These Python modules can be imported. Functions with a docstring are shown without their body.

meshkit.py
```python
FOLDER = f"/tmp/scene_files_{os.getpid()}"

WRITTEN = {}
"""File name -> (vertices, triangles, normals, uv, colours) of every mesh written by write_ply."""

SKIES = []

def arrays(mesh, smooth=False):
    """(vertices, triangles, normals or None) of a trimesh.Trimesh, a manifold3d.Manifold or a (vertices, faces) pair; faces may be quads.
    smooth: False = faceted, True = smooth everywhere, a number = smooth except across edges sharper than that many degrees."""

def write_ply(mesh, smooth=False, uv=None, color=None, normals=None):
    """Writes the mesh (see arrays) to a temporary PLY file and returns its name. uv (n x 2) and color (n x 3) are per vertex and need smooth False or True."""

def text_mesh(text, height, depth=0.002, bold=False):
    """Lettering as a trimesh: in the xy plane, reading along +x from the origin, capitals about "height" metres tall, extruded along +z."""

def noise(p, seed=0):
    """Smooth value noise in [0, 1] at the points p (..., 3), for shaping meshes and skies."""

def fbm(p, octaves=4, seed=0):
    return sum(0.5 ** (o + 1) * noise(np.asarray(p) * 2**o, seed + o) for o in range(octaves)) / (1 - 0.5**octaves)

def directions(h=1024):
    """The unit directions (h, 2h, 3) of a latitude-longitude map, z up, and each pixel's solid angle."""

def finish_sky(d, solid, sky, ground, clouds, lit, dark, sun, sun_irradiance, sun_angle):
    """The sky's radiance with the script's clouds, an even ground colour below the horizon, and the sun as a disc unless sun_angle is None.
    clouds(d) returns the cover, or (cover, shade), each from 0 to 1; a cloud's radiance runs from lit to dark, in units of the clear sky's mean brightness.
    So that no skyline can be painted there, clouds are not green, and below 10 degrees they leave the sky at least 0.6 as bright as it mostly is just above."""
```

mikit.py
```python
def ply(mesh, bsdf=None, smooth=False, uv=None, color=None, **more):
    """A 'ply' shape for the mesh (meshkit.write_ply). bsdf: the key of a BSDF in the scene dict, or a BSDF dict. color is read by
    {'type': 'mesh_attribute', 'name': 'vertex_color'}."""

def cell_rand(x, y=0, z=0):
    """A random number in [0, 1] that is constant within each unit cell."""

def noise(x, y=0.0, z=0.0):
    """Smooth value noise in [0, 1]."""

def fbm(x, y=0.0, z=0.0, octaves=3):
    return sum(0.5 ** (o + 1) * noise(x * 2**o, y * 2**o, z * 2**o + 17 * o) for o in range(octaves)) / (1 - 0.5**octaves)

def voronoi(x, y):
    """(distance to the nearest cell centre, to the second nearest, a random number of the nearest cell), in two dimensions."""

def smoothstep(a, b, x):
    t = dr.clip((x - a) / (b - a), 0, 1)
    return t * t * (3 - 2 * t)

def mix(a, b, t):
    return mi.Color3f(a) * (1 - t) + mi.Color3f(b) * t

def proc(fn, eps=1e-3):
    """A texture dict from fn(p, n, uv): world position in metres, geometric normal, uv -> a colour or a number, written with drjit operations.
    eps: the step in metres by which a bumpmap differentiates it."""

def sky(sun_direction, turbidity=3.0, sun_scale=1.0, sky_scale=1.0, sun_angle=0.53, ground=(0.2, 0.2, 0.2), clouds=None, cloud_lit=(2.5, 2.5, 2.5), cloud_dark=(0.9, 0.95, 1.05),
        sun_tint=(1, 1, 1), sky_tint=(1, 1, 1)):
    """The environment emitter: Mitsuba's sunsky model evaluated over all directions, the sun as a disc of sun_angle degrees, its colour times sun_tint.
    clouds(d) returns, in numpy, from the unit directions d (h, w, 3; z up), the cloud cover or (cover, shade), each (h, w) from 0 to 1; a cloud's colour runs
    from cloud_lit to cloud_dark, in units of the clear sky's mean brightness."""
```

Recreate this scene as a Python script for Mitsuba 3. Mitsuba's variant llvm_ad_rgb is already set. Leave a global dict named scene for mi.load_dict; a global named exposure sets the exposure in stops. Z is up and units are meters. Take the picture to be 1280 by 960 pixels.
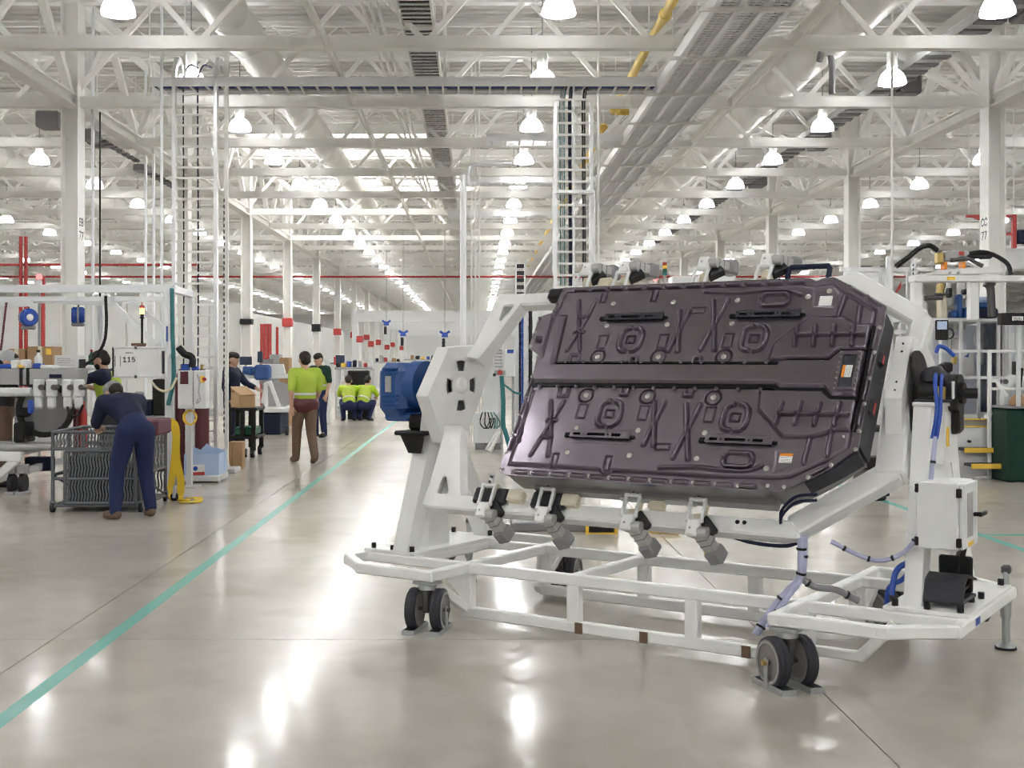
import math, random
import numpy as np, trimesh, mitsuba as mi, mikit, meshkit
import drjit as dr
import manifold3d as m3
from shapely.geometry import Polygon, LineString, Point, box as sbox
from shapely.ops import unary_union
T4 = mi.ScalarTransform4f
scene, labels = {}, {}
rng = random.Random(7)
# ---------------------------------------------------------------- camera, light, exposure
F_PX, PX, PY, EYE = 1550.0, 598.0, 448.0, 1.65
scene['camera'] = {'type': 'perspective', 'fov': 2 * math.degrees(math.atan(640 / F_PX)), 'fov_axis': 'x', 'near_clip': 0.1, 'far_clip': 500.0,
    'to_world': T4().look_at(origin=[0, 0, EYE], target=[0, 1, EYE], up=[0, 0, 1]),
    'principal_point_offset_x': (640 - PX) / 1280, 'principal_point_offset_y': (480 - PY) / 960}
exposure = 0.7
LAMP = 44.0           # radiance of a high-bay lamp
SKYLIGHT = 4.0        # daylight through the roof lights
# ---------------------------------------------------------------- materials
def mat(name, col, rough=0.5, metal=0.0, spec=0.5, **k):
    scene[name] = {'type': 'twosided', 'b': {'type': 'principled', 'base_color': {'type': 'rgb', 'value': list(col)} if not isinstance(col, dict) else col,
        'roughness': rough, 'metallic': metal, 'specular': spec, **k}}
    return name
mat('m_steel_white', (.80, .795, .765), .5)
mat('m_deck', (.56, .55, .52), .6)
mat('m_wall', (.70, .70, .68), .6)
mat('m_frame_white', (.86, .865, .85), .30)
mat('m_machine_white', (.74, .75, .75), .4)
mat('m_duct', (.76, .755, .72), .5)
mat('m_alu', (.72, .73, .74), .34, .5)
mat('m_galv', (.86, .87, .89), .38, .2)
mat('m_zinc', (.50, .52, .53), .35, .8)
mat('m_dark_steel', (.09, .088, .088), .4, .6)
mat('m_black', (.008, .008, .009), .42, 0, .25)
mat('m_rubber', (.018, .018, .021), .6, 0, .25)
mat('m_charcoal', (.022, .022, .027), .5, 0, .3)
mat('m_grey', (.21, .21, .218), .5, 0, .35)
mat('m_mid_grey', (.36, .36, .36), .5, 0, .4)
mat('m_cage', (.10, .105, .115), .4, .3)
mat('m_wheel_grey', (.20, .185, .175), .5, 0, .35)
mat('m_blue_gear', (.011, .055, .20), .3, 0, .5, clearcoat=.4)
mat('m_blue', (.012, .05, .30), .35)
mat('m_navy', (.006, .009, .03), .7, 0, .3)
mat('m_blue_hose', (.015, .06, .34), .35)
mat('m_hose_lilac', (.42, .43, .60), .4)
mat('m_teal', (.10, .33, .275), .3)
mat('m_yellow', (.80, .52, .06), .4)
mat('m_strap', (.70, .48, .02), .55)
mat('m_yellow_pipe', (.72, .50, .10), .45)
mat('m_red', (.36, .03, .028), .45)
mat('m_maroon', (.075, .010, .014), .45)
mat('m_orange', (.80, .26, .02), .5)
mat('m_card', (.34, .21, .11), .8)
mat('m_wood', (.46, .29, .15), .7)
mat('m_green', (.006, .07, .035), .5)
mat('m_dark_green', (.005, .028, .02), .6, 0, .25)
mat('m_cream', (.70, .64, .50), .5)
mat('m_paper', (.80, .80, .79), .7)
mat('m_clear_blue', (.45, .56, .76), .3)
mat('m_brass', (.45, .33, .11), .4, .6)
mat('m_lid', (.255, .224, .262), .225, .95, .5)
mat('m_tray', (.24, .24, .235), .36, .6)
mat('m_slot_shade', (.005, .005, .006), .3, 0, .2)
mat('m_bolt', (.62, .61, .58), .3, .8)
mat('m_skin', (.50, .30, .21), .55)
mat('m_hair', (.016, .011, .008), .6, 0, .3)
mat('m_vest', (.40, .52, .05), .6)
mat('m_vest_band', (.62, .66, .58), .35)
mat('m_jeans', (.011, .018, .062), .8, 0, .3)
mat('m_brown', (.12, .075, .05), .8)
mat('m_screen', (.02, .03, .06), .15)
mat('m_ink', (.10, .10, .11), .6)
mat('m_teal_dark', (.02, .14, .15), .5)
mat('m_burgundy', (.10, .03, .045), .7)
mat('m_blur_green', (.38, .55, .02), .6)
mat('m_olive', (.30, .33, .08), .7)
mat('m_cylinder', (.46, .455, .44), .38, .3)
mat('m_lav', (.62, .64, .74), .25)
scene['m_panel_glass'] = {'type': 'thindielectric'}
def emit(r): return {'type': 'area', 'radiance': {'type': 'rgb', 'value': [float(x) for x in r]}}
# ---------------------------------------------------------------- helpers: names
def key_free(k):
    if k not in scene and k not in labels and k not in _used: _used.add(k); return k
    i = _next.get(k, 1)
    while f'{k}_{i:03d}' in _used: i += 1
    _next[k] = i + 1; _used.add(f'{k}_{i:03d}'); return f'{k}_{i:03d}'
_used, _next = set(), {}
def thing(name, label, cat=None, group=None, kind=None):
    k = key_free(name); labels[k] = {'label': label}
    if cat: labels[k]['category'] = cat
    if group: labels[k]['group'] = group
    if kind: labels[k]['kind'] = kind
    return k
def put(key, mesh, m, smooth=False, **more):
    scene[key] = mesh_dict(mesh, m, smooth, **more); return key
def mesh_dict(mesh, m, smooth=False, **more): return mikit.ply(mesh, m, smooth, **more)
def part(parent, name, mesh, m, smooth=False, label=None, kind=None, **more):
    k = key_free(f'{parent}__{name}'); d = mesh if isinstance(mesh, dict) else mesh_dict(mesh, m, smooth)
    scene[k] = {**d, **more}
    if label or kind: labels[k] = {**({'label': label} if label else {}), **({'kind': kind} if kind else {})}
    return k
def solo(name, label, cat, mesh, m, smooth=False, group=None, kind=None, **more):
    k = thing(name, label, cat, group, kind); d = mesh if isinstance(mesh, dict) else mesh_dict(mesh, m, smooth)
    scene[k] = {**d, **more}; return k
def struct(name, label, mesh, m, smooth=False, **more): return solo(name, label, None, mesh, m, smooth, kind='structure', **more)
# ---------------------------------------------------------------- helpers: meshes
BOXF = np.array([[0,2,3],[0,3,1],[4,5,7],[4,7,6],[0,1,5],[0,5,4],[2,6,7],[2,7,3],[0,4,6],[0,6,2],[1,3,7],[1,7,5]])
def bx(x0, x1, y0, y1, z0, z1):
    v = np.array([[x, y, z] for x in (x0, x1) for y in (y0, y1) for z in (z0, z1)], float)
    f = np.array([[0,1,3],[0,3,2],[4,6,7],[4,7,5],[0,4,5],[0,5,1],[2,3,7],[2,7,6],[0,2,6],[0,6,4],[1,5,7],[1,7,3]])
    return trimesh.Trimesh(v, f, process=False)
def cb(x, y, z, sx, sy, sz): return bx(x - sx/2, x + sx/2, y - sy/2, y + sy/2, z - sz/2, z + sz/2)
def rb(x0, x1, y0, y1, z0, z1, b=.006):
    b = min(b, (x1-x0)*.45, (y1-y0)*.45, (z1-z0)*.45)
    p = []
    for i in (0, 1, 2):
        e = [[x0, x1], [y0, y1], [z0, z1]]
        for k in range(3):
            if k != i: e[k] = [e[k][0] + b, e[k][1] - b]
        p += [[x, y, z] for x in e[0] for y in e[1] for z in e[2]]
    return trimesh.PointCloud(p).convex_hull
def crb(x, y, z, sx, sy, sz, b=.006): return rb(x - sx/2, x + sx/2, y - sy/2, y + sy/2, z - sz/2, z + sz/2, b)
def frame_of(p0, p1, up=(0, 0, 1)):
    p0, p1 = np.asarray(p0, float), np.asarray(p1, float); d = p1 - p0; L = np.linalg.norm(d); d /= L
    up = np.asarray(up, float)
    if abs(d @ up) > .98: up = np.array([0, 1.0, 0]) if abs(d[1]) < .9 else np.array([1.0, 0, 0])
    s = np.cross(d, up); s /= np.linalg.norm(s); u = np.cross(s, d)
    M = np.eye(4); M[:3, 0], M[:3, 1], M[:3, 2], M[:3, 3] = d, s, u, p0
    return M, L
def bar(p0, p1, w, h=None, b=0, up=(0, 0, 1)):
    h = h or w; M, L = frame_of(p0, p1, up)
    m = rb(0, L, -w/2, w/2, -h/2, h/2, b) if b else bx(0, L, -w/2, w/2, -h/2, h/2)
    m.apply_transform(M); return m
def J(*ms):
    L = []
    for m in ms: L += list(m) if isinstance(m, (list, tuple)) else [m]
    return trimesh.util.concatenate(L) if len(L) > 1 else L[0]
def cyl(p0, p1, r, n=16, r1=None):
    M, L = frame_of(p0, p1); r1 = r if r1 is None else r1
    a = np.arange(n) * 2 * math.pi / n; c, s = np.cos(a), np.sin(a)
    v = np.vstack([np.c_[0*a, r*c, r*s], np.c_[0*a + L, r1*c, r1*s], [[0, 0, 0], [L, 0, 0]]])
    i = np.arange(n); j = (i + 1) % n
    f = np.vstack([np.c_[i, j, j+n], np.c_[i, j+n, i+n], np.c_[i*0 + 2*n, j, i], np.c_[i*0 + 2*n+1, i+n, j+n]])
    m = trimesh.Trimesh(v, f, process=False); m.apply_transform(M); return m
def lathe(prof, p0, ax, n=24):
    """profile of (radius, height along ax) from p0"""
    M, _ = frame_of(p0, np.asarray(p0, float) + np.asarray(ax, float)); P = np.asarray(prof, float); k = len(P)
    a = np.arange(n) * 2 * math.pi / n
    v = np.stack([np.repeat(P[:, 1], n), np.outer(P[:, 0], np.cos(a)).ravel(), np.outer(P[:, 0], np.sin(a)).ravel()], 1)
    f = []
    i = np.arange(n); j = (i + 1) % n
    for q in range(k - 1): f += [np.c_[q*n+i, q*n+j, (q+1)*n+j], np.c_[q*n+i, (q+1)*n+j, (q+1)*n+i]]
    m = trimesh.Trimesh(v, np.vstack(f), process=False); m.apply_transform(M); return m
def spline(pts, n=8):
    P = np.asarray(pts, float)
    if len(P) < 3: return P
    P = np.vstack([2*P[0] - P[1], P, 2*P[-1] - P[-2]]); out = []
    for i in range(1, len(P) - 2):
        a, b, c, d = P[i-1:i+3]
        for t in np.arange(n) / n: out.append(.5*((2*b) + (c-a)*t + (2*a-5*b+4*c-d)*t*t + (3*b-a-3*c+d)*t**3))
    return np.array(out + [P[-2]])
def sweep(pts, sec, closed_sec=True, up=(0, 0, 1)):
    """section (k x 2: side, up) along a polyline, parallel transported, ends capped"""
    P = np.asarray(pts, float); S = np.asarray(sec, float); k, n = len(S), len(P)
    d = np.gradient(P, axis=0); d /= np.linalg.norm(d, axis=1, keepdims=True) + 1e-12
    u = np.asarray(up, float)
    if abs(d[0] @ u) > .95: u = np.array([0, 1.0, 0]) if abs(d[0][1]) < .9 else np.array([1.0, 0, 0])
    s = np.cross(d[0], u); s /= np.linalg.norm(s); V = []
    for q in range(n):
        s = s - d[q] * (s @ d[q]); s /= np.linalg.norm(s) + 1e-12; w = np.cross(s, d[q])
        V.append(P[q] + np.outer(S[:, 0], s) + np.outer(S[:, 1], w))
    V = np.vstack(V + [P[:1], P[-1:]]); i = np.arange(k); j = (i + 1) % k; f = []
    for q in range(n - 1): f += [np.c_[q*k+i, (q+1)*k+j, q*k+j], np.c_[q*k+i, (q+1)*k+i, (q+1)*k+j]]
    f += [np.c_[i*0 + n*k, i, j], np.c_[i*0 + n*k+1, (n-1)*k+j, (n-1)*k+i]]
    return trimesh.Trimesh(V, np.vstack(f), process=False)
def tube(pts, r, n=8, smooth=0):
    if smooth: pts = spline(pts, smooth)
    a = np.arange(n) * 2 * math.pi / n
    return sweep(pts, np.c_[r*np.cos(a), r*np.sin(a)])
def strap(pts, w, t, smooth=6, up=(0, 0, 1)):
    if smooth: pts = spline(pts, smooth)
    return sweep(pts, [(-w/2, -t/2), (w/2, -t/2), (w/2, t/2), (-w/2, t/2)], up=up)
def prism(poly, M, h0, h1):
    """polygon (xy, shapely or points) extruded h0..h1 along local z; M a 4x4 or None"""
    poly = poly if hasattr(poly, 'exterior') or hasattr(poly, 'geoms') else Polygon(poly)
    ms = [trimesh.creation.extrude_polygon(g, h1 - h0, engine='earcut') for g in getattr(poly, 'geoms', [poly])]
    m = J(ms); m.apply_translation([0, 0, h0])
    if M is not None: m.apply_transform(M)
    return m
def mat4(x, y, z, o=(0, 0, 0)):
    M = np.eye(4); M[:3, 0], M[:3, 1], M[:3, 2], M[:3, 3] = x, y, z, o; return M
def moved(m, M): m = m.copy(); m.apply_transform(M); return m
def at(m, x=0, y=0, z=0, rz=0):
    c, s = math.cos(rz), math.sin(rz)
    return moved(m, mat4((c, s, 0), (-s, c, 0), (0, 0, 1), (x, y, z)))
def blob(joints, bones, res=.02, it=6):
    """one smooth body from spheres {name: (x, y, z, r)} joined by hulls"""
    ms = []
    for b in bones:
        pts = [m3.Manifold.sphere(joints[q][3], 20).translate(list(map(float, joints[q][:3]))) for q in b]
        ms.append(m3.Manifold.batch_hull(pts))
    m = m3.Manifold.batch_boolean(ms, m3.OpType.Add).refine_to_length(res).to_mesh()
    t = trimesh.Trimesh(m.vert_properties[:, :3], m.tri_verts)
    trimesh.smoothing.filter_taubin(t, iterations=it); return t
def text(parent, name, s, h, M, m, depth=.0015, bold=False, center=True):
    t = meshkit.text_mesh(s, h, depth, bold)
    if center: t.apply_translation([-t.bounds[:, 0].mean(), -t.bounds[:, 1].mean(), 0])
    return part(parent, name, moved(t, M), m)
FRONT = lambda x, y, z: mat4((1, 0, 0), (0, 0, 1), (0, -1, 0), (x, y, z))      # text facing the camera side (-y)
def parts(parent, name, meshes, m, smooth=False, **k): return [part(parent, name, q, m, smooth, **k) for q in meshes]
# ---------------------------------------------------------------- the hall
def f_floor(p, n, uv):
    a = mikit.fbm(p.x*.55, p.y*.55, 1.0, 4); b = mikit.fbm(p.x*6, p.y*6, 3.0, 3); c = mikit.fbm(p.x*1.7 + 9, p.y*1.7, 5.0, 3)
    col = mikit.mix((.335, .308, .268), (.40, .374, .332), mikit.smoothstep(.25, .75, a))
    col = col * (.93 + .14*b)
    return mikit.mix(col, (.285, .245, .195), .5*mikit.smoothstep(.62, .8, c))
def f_floor_rough(p, n, uv): return .15 + .05*mikit.smoothstep(.3, .8, mikit.fbm(p.x*1.1, p.y*1.1, 7.0, 3))
scene['m_floor'] = {'type': 'twosided', 'b': {'type': 'principled', 'base_color': mikit.proc(f_floor), 'roughness': mikit.proc(f_floor_rough), 'specular': .24}}

def ordinal(n): return ['zeroth', 'first', 'second', 'third', 'fourth', 'fifth', 'sixth', 'seventh', 'eighth', 'ninth', 'tenth', 'eleventh', 'twelfth', 'thirteenth', 'fourteenth', 'fifteenth', 'sixteenth', 'seventeenth', 'eighteenth', 'nineteenth', 'twentieth'][n] if n < 21 else 'twenty-' + ordinal(n - 20)

XW0, XW1, YW0, YW1, ROOF = -31.0, 39.0, -22.0, 118.0, 7.75
struct('floor', 'polished grey beige concrete floor of the hall', bx(XW0, XW1, YW0, YW1, -.2, -.012), 'm_charcoal')
JX = [XW0, -15.1, -10.9, -6.7, -2.5, 1.7, 5.9, 10.1, 14.3, XW1]
JY = [YW0, -1.1, 3.08, 7.27, 11.46, 15.65, 19.84, 24.03, 28.22, 32.4, 45, 60, 80, YW1]
for i in range(len(JX) - 1):
    for j in range(len(JY) - 1):
        g = .003
        part('floor', 'slab', bx(JX[i] + g, JX[i+1] - g, JY[j] + g, JY[j+1] - g, -.012, 0), 'm_floor')
for k, (x0, x1, y0, y1, lb) in enumerate([(-2.22, -2.13, -2, 45, 'long teal tape line on the floor beside the aisle, left of the rollover stand'),
        (4.65, 4.74, 4, 40, 'teal tape line on the floor running behind the rollover stand'), (4.74, 12, 11.55, 11.64, 'teal tape line on the floor crossing to the right behind the stand')]):
    solo('floor_tape', lb, 'floor tape', bx(x0, x1, y0, y1, 0, .0008), 'm_teal')
# walls and roof
struct('wall_left', 'white panelled wall on the far left', bx(XW0 - .3, XW0, YW0, YW1, 0, 8), 'm_wall')
for y in np.arange(24, YW1, 2.4): part('wall_left', 'panel', rb(XW0, XW0 + .06, y + .03, y + 2.37, .1, 7.4, .02), 'm_wall')
struct('wall_right', 'white wall on the far right', bx(XW1, XW1 + .3, YW0, YW1, 0, 8), 'm_wall')
struct('wall_far', 'white wall closing the far end of the hall', bx(XW0, XW1, YW1, YW1 + .3, 0, 8), 'm_wall')
struct('wall_near', 'white wall behind the camera', bx(XW0, XW1, YW0 - .3, YW0, 0, 8), 'm_wall')
def roof_deck():
    # corrugated sheet, flutes along x, with openings for the roof lights
    v, f = [], []
    ys = np.arange(YW0, YW1, .3); zz = []
    for y in ys: zz += [(y, 0), (y + .13, 0), (y + .16, .06), (y + .27, .06)]
    zz = np.array(zz + [(YW1, 0)])
    xs = [XW0, XW1]
    V = np.vstack([np.c_[np.full(len(zz), x), zz[:, 0], ROOF + zz[:, 1]] for x in xs]); n = len(zz); i = np.arange(n - 1)
    return trimesh.Trimesh(V, np.vstack([np.c_[i, i + 1, i + n + 1], np.c_[i, i + n + 1, i + n]]), process=False)
struct('ceiling', 'off white corrugated metal roof deck', roof_deck(), 'm_deck')
# columns: wide flange, flanges facing the aisles
COLX, BAY, YC0 = [-21.7, -6.64, 8.42, 23.5], 7.62, 20.3
def column_mesh(x, y, z1=7.6):
    return J(bx(x - .14, x - .12, y - .18, y + .18, 0, z1), bx(x + .12, x + .14, y - .18, y + .18, 0, z1), bx(x - .12, x + .12, y - .012, y + .012, 0, z1), cb(x, y, .015, .45, .5, .03))
for i, x in enumerate(COLX):
    for k in range(-5, 13):
        y = YC0 + k*BAY
        lab = ['white steel column in the row far left', 'white steel column in the row left of the aisle', 'white steel column in the row right of the aisle', 'white steel column in the row far right'][i]
        c = struct('column', lab + (', nearest of its row in view' if k == 0 else f', {ordinal(k + 1)} of its row' if k > 0 else ', behind the camera'), column_mesh(x, y), 'm_steel_white')
        labels[c]['group'] = 'steel columns in rows'
        if i in (1, 2) and k == 0:
            labels[c].pop('group')
            sx = 1 if i == 1 else -1; px = x + sx*.1405
            M = mat4((0, sx, 0), (0, 0, 1), (sx, 0, 0), (px, y, 3.88))
            text(c, 'lettering', 'BB' if i == 1 else 'CC', .13, M, 'm_ink', .001, True)
            M = M.copy(); M[2, 3] = 3.66
            text(c, 'lettering', '77', .13, M, 'm_ink', .001, True)
        if i == 1 and k in (2, 3, 4, 5, 6, 7):
            part(c, 'band', rb(x - .17, x + .17, y - .2, y + .2, *((2.62, 2.78) if k == 2 else (2.75, 3.05)), .02), 'm_black' if k in (2, 4) else 'm_red', label='black band' if k in (2, 4) else 'red band')
        if i == 0 and k % 2 == 0 and k > 0: part(c, 'band', rb(x - .17, x + .17, y - .2, y + .2, 2.8, 3.1, .02), 'm_red', label='red band')
# roof trusses across the hall
ZB, ZT, TS = 5.84, 7.55, 3.81
def diag(x0, z0, x1, z1, y, w=.075): return bar((x0, y, z0), (x1, y, z1), w, w)
nodes = np.arange(-31.0 + .18, XW1, 1.506)
for k in range(-10, 26):
    y = YC0 + k*TS
    near = -2 <= k <= 5
    lo, hi = bx(XW0, XW1, y - .08, y + .08, ZB - .085, ZB + .085), J(bx(XW0, XW1, y - .1, y + .1, ZT - .1, ZT - .07), bx(XW0, XW1, y - .06, y + .06, ZT - .07, ZT + .08))
    dg = [((a, ZB, b, ZT) if q % 2 == 0 else (a, ZT, b, ZB)) for q, (a, b) in enumerate(zip(nodes[:-1], nodes[1:]))]
    lab = 'white roof truss of tube chords spanning the hall'
    if near:
        t = thing('roof_truss', lab + [', nearest in view', ', second from the camera', ', third from the camera', ', fourth from the camera', ', fifth from the camera', ', sixth from the camera', ', seventh from the camera', ', eighth from the camera'][k + 2], kind='structure')
        part(t, 'bottom_chord', lo, 'm_steel_white'); part(t, 'top_chord', hi, 'm_steel_white')
        for a, z0, b, z1 in dg:
            if -.55*y - 2 < .5*(a + b) < .6*y + 2: part(t, 'diagonal', diag(a, z0, b, z1, y), 'm_steel_white')
    else:
        s = struct('roof_truss', f'{lab}, {ordinal(k + 3)} from the camera' if k > 0 else lab + ' behind the camera', J(lo, hi, *[diag(*[d[0], d[1], d[2], d[3]], y) for d in dg]), 'm_steel_white')
        labels[s]['group'] = 'far roof trusses' if k > 0 else 'roof trusses behind the camera'
# joists between the trusses, light open web
for k in range(-10, 26):
    y = YC0 + (k + .5)*TS
    z0, z1 = 7.08, 7.62
    nn = np.arange(XW0, XW1, .62)
    m = [bx(XW0, XW1, y - .04, y + .04, z0 - .03, z0 + .03), bx(XW0, XW1, y - .04, y + .04, z1 - .03, z1 + .03)]
    if k >= -2: m += [bar((a, y, z0 if q % 2 else z1), (b, y, z1 if q % 2 else z0), .03) for q, (a, b) in enumerate(zip(nn[:-1], nn[1:])) if -.5*y - 1 < a < .55*y + 1]
    s = struct('roof_joist', f'thin white open web joist under the roof, {ordinal(k + 3)} from the camera' if k > -3 else 'thin white open web joist behind the camera', J(*m), 'm_steel_white'); labels[s]['group'] = 'roof joists between the trusses'
# girders along the column rows
for i, x in enumerate(COLX):
    g = thing('roof_girder', ['white roof girder along the far left columns', 'white roof girder along the columns left of the aisle', 'white roof girder along the columns right of the aisle', 'white roof girder along the far right columns'][i], kind='structure')
    part(g, 'bottom_chord', J(bx(x - .11, x + .11, YW0, YW1, ZB - .1, ZB - .075), bx(x - .012, x + .012, YW0, YW1, ZB - .09, ZB + .1), bx(x - .11, x + .11, YW0, YW1, ZB + .085, ZB + .11)), 'm_steel_white')
    part(g, 'top_chord', bx(x - .11, x + .11, YW0, YW1, ZT - .1, ZT + .1), 'm_steel_white')
    for k in range(-5, 25):
        y = YC0 + k*TS
        if y < 8 or y > 60: continue
        part(g, 'diagonal', bar((x, y, ZB), (x, y + TS/2, ZT), .12), 'm_steel_white'); part(g, 'diagonal', bar((x, y + TS/2, ZT), (x, y + TS, ZB), .12), 'm_steel_white')
for x, w, lb in ((-2.02, .07, 'thin white bracing bar along the aisle under the roof, left of centre'), (4.15, .2, 'wide white beam along the aisle under the roof, right of the cable tray'), (-13, .08, 'thin white bracing bar along the left bay'), (13.2, .12, 'white bracing beam along the right bay')):
    struct('bracing_beam', lb, J(bx(x - w/2, x + w/2, YW0, YW1, ZB + .02, ZB + .05), bx(x - .02, x + .02, YW0, YW1, ZB - .08, ZB + .03)), 'm_steel_white')
# inclined braces from the right columns down the bay
for k in range(0, 4):
    y = YC0 + k*BAY
    s = struct('knee_brace', f'white inclined braces at the head of the {ordinal(k + 1)} right column', J(bar((COLX[2] - 3.2, y + .02, ZT), (COLX[2] - .2, y + .02, ZB), .1), bar((COLX[2] + 3.2, y + .02, ZT), (COLX[2] + .2, y + .02, ZB), .1)), 'm_steel_white')
    labels[s]['group'] = 'knee braces on the right columns'
# roof lights: daylight panels over the left of the aisle
for i, (x0, x1, y0, y1) in enumerate([(-6.2, -1.2, 33, 35.2), (-6.2, -3.4, 40.4, 43), (-2.8, -.4, 40.4, 43)]):
    w = thing(f'window_{i+1}', 'bright daylight roof light in the roof deck over the aisle, %s' % ['nearest', 'left of the far pair', 'right of the far pair'][i], kind='structure')
    part(w, 'pane', bx(x0, x1, y0, y1, ROOF - .05, ROOF - .03), 'm_paper', emitter=emit((SKYLIGHT, SKYLIGHT*.96, SKYLIGHT*.93)))
    part(w, 'frame', J(bx(x0 - .1, x1 + .1, y0 - .1, y0, ROOF - .1, ROOF), bx(x0 - .1, x1 + .1, y1, y1 + .1, ROOF - .1, ROOF), bx(x0 - .1, x0, y0, y1, ROOF - .1, ROOF), bx(x1, x1 + .1, y0, y1, ROOF - .1, ROOF)), 'm_steel_white')
# high bay lamps
LX = [-24.7, -19.4, -14.4, -9.35, -4.35, .97, 6.27, 10.75, 15.95, 21.2]
LY = [14.98 + TS*k for k in range(-9, 27)]
bell = lathe([(.0, .0), (.205, .0), (.212, .015), (.20, .08), (.165, .155), (.10, .215), (.06, .235), (0, .24)], (0, 0, 0), (0, 0, 1), 14)
bell_far = lathe([(.0, .0), (.21, .0), (.165, .155), (.06, .235), (0, .24)], (0, 0, 0), (0, 0, 1), 8)
house = lathe([(0, .23), (.065, .23), (.085, .26), (.085, .46), (.05, .5), (0, .5)], (0, 0, 0), (0, 0, 1), 10)
cordm = J(cyl((0, 0, .22), (0, 0, 1.97), .008, 5), lathe([(0, .58), (.02, .56), (.02, .5)], (0, 0, 0), (0, 0, 1), 6))
BELL, BELLF, HOUSE, CORD = mesh_dict(bell, 'm_paper', 40), mesh_dict(bell_far, 'm_paper', True), mesh_dict(house, 'm_steel_white', 40), mesh_dict(cordm, 'm_grey')
LZ, rank = 5.80, {}
ROW = ['outermost left row', 'second row from the left', 'third row from the left', 'row left of the near left column', 'row over the left of the aisle', 'row over the middle of the aisle', 'row right of the long cable tray', 'row right of the near right column', 'second row from the right', 'outermost right row']
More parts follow.
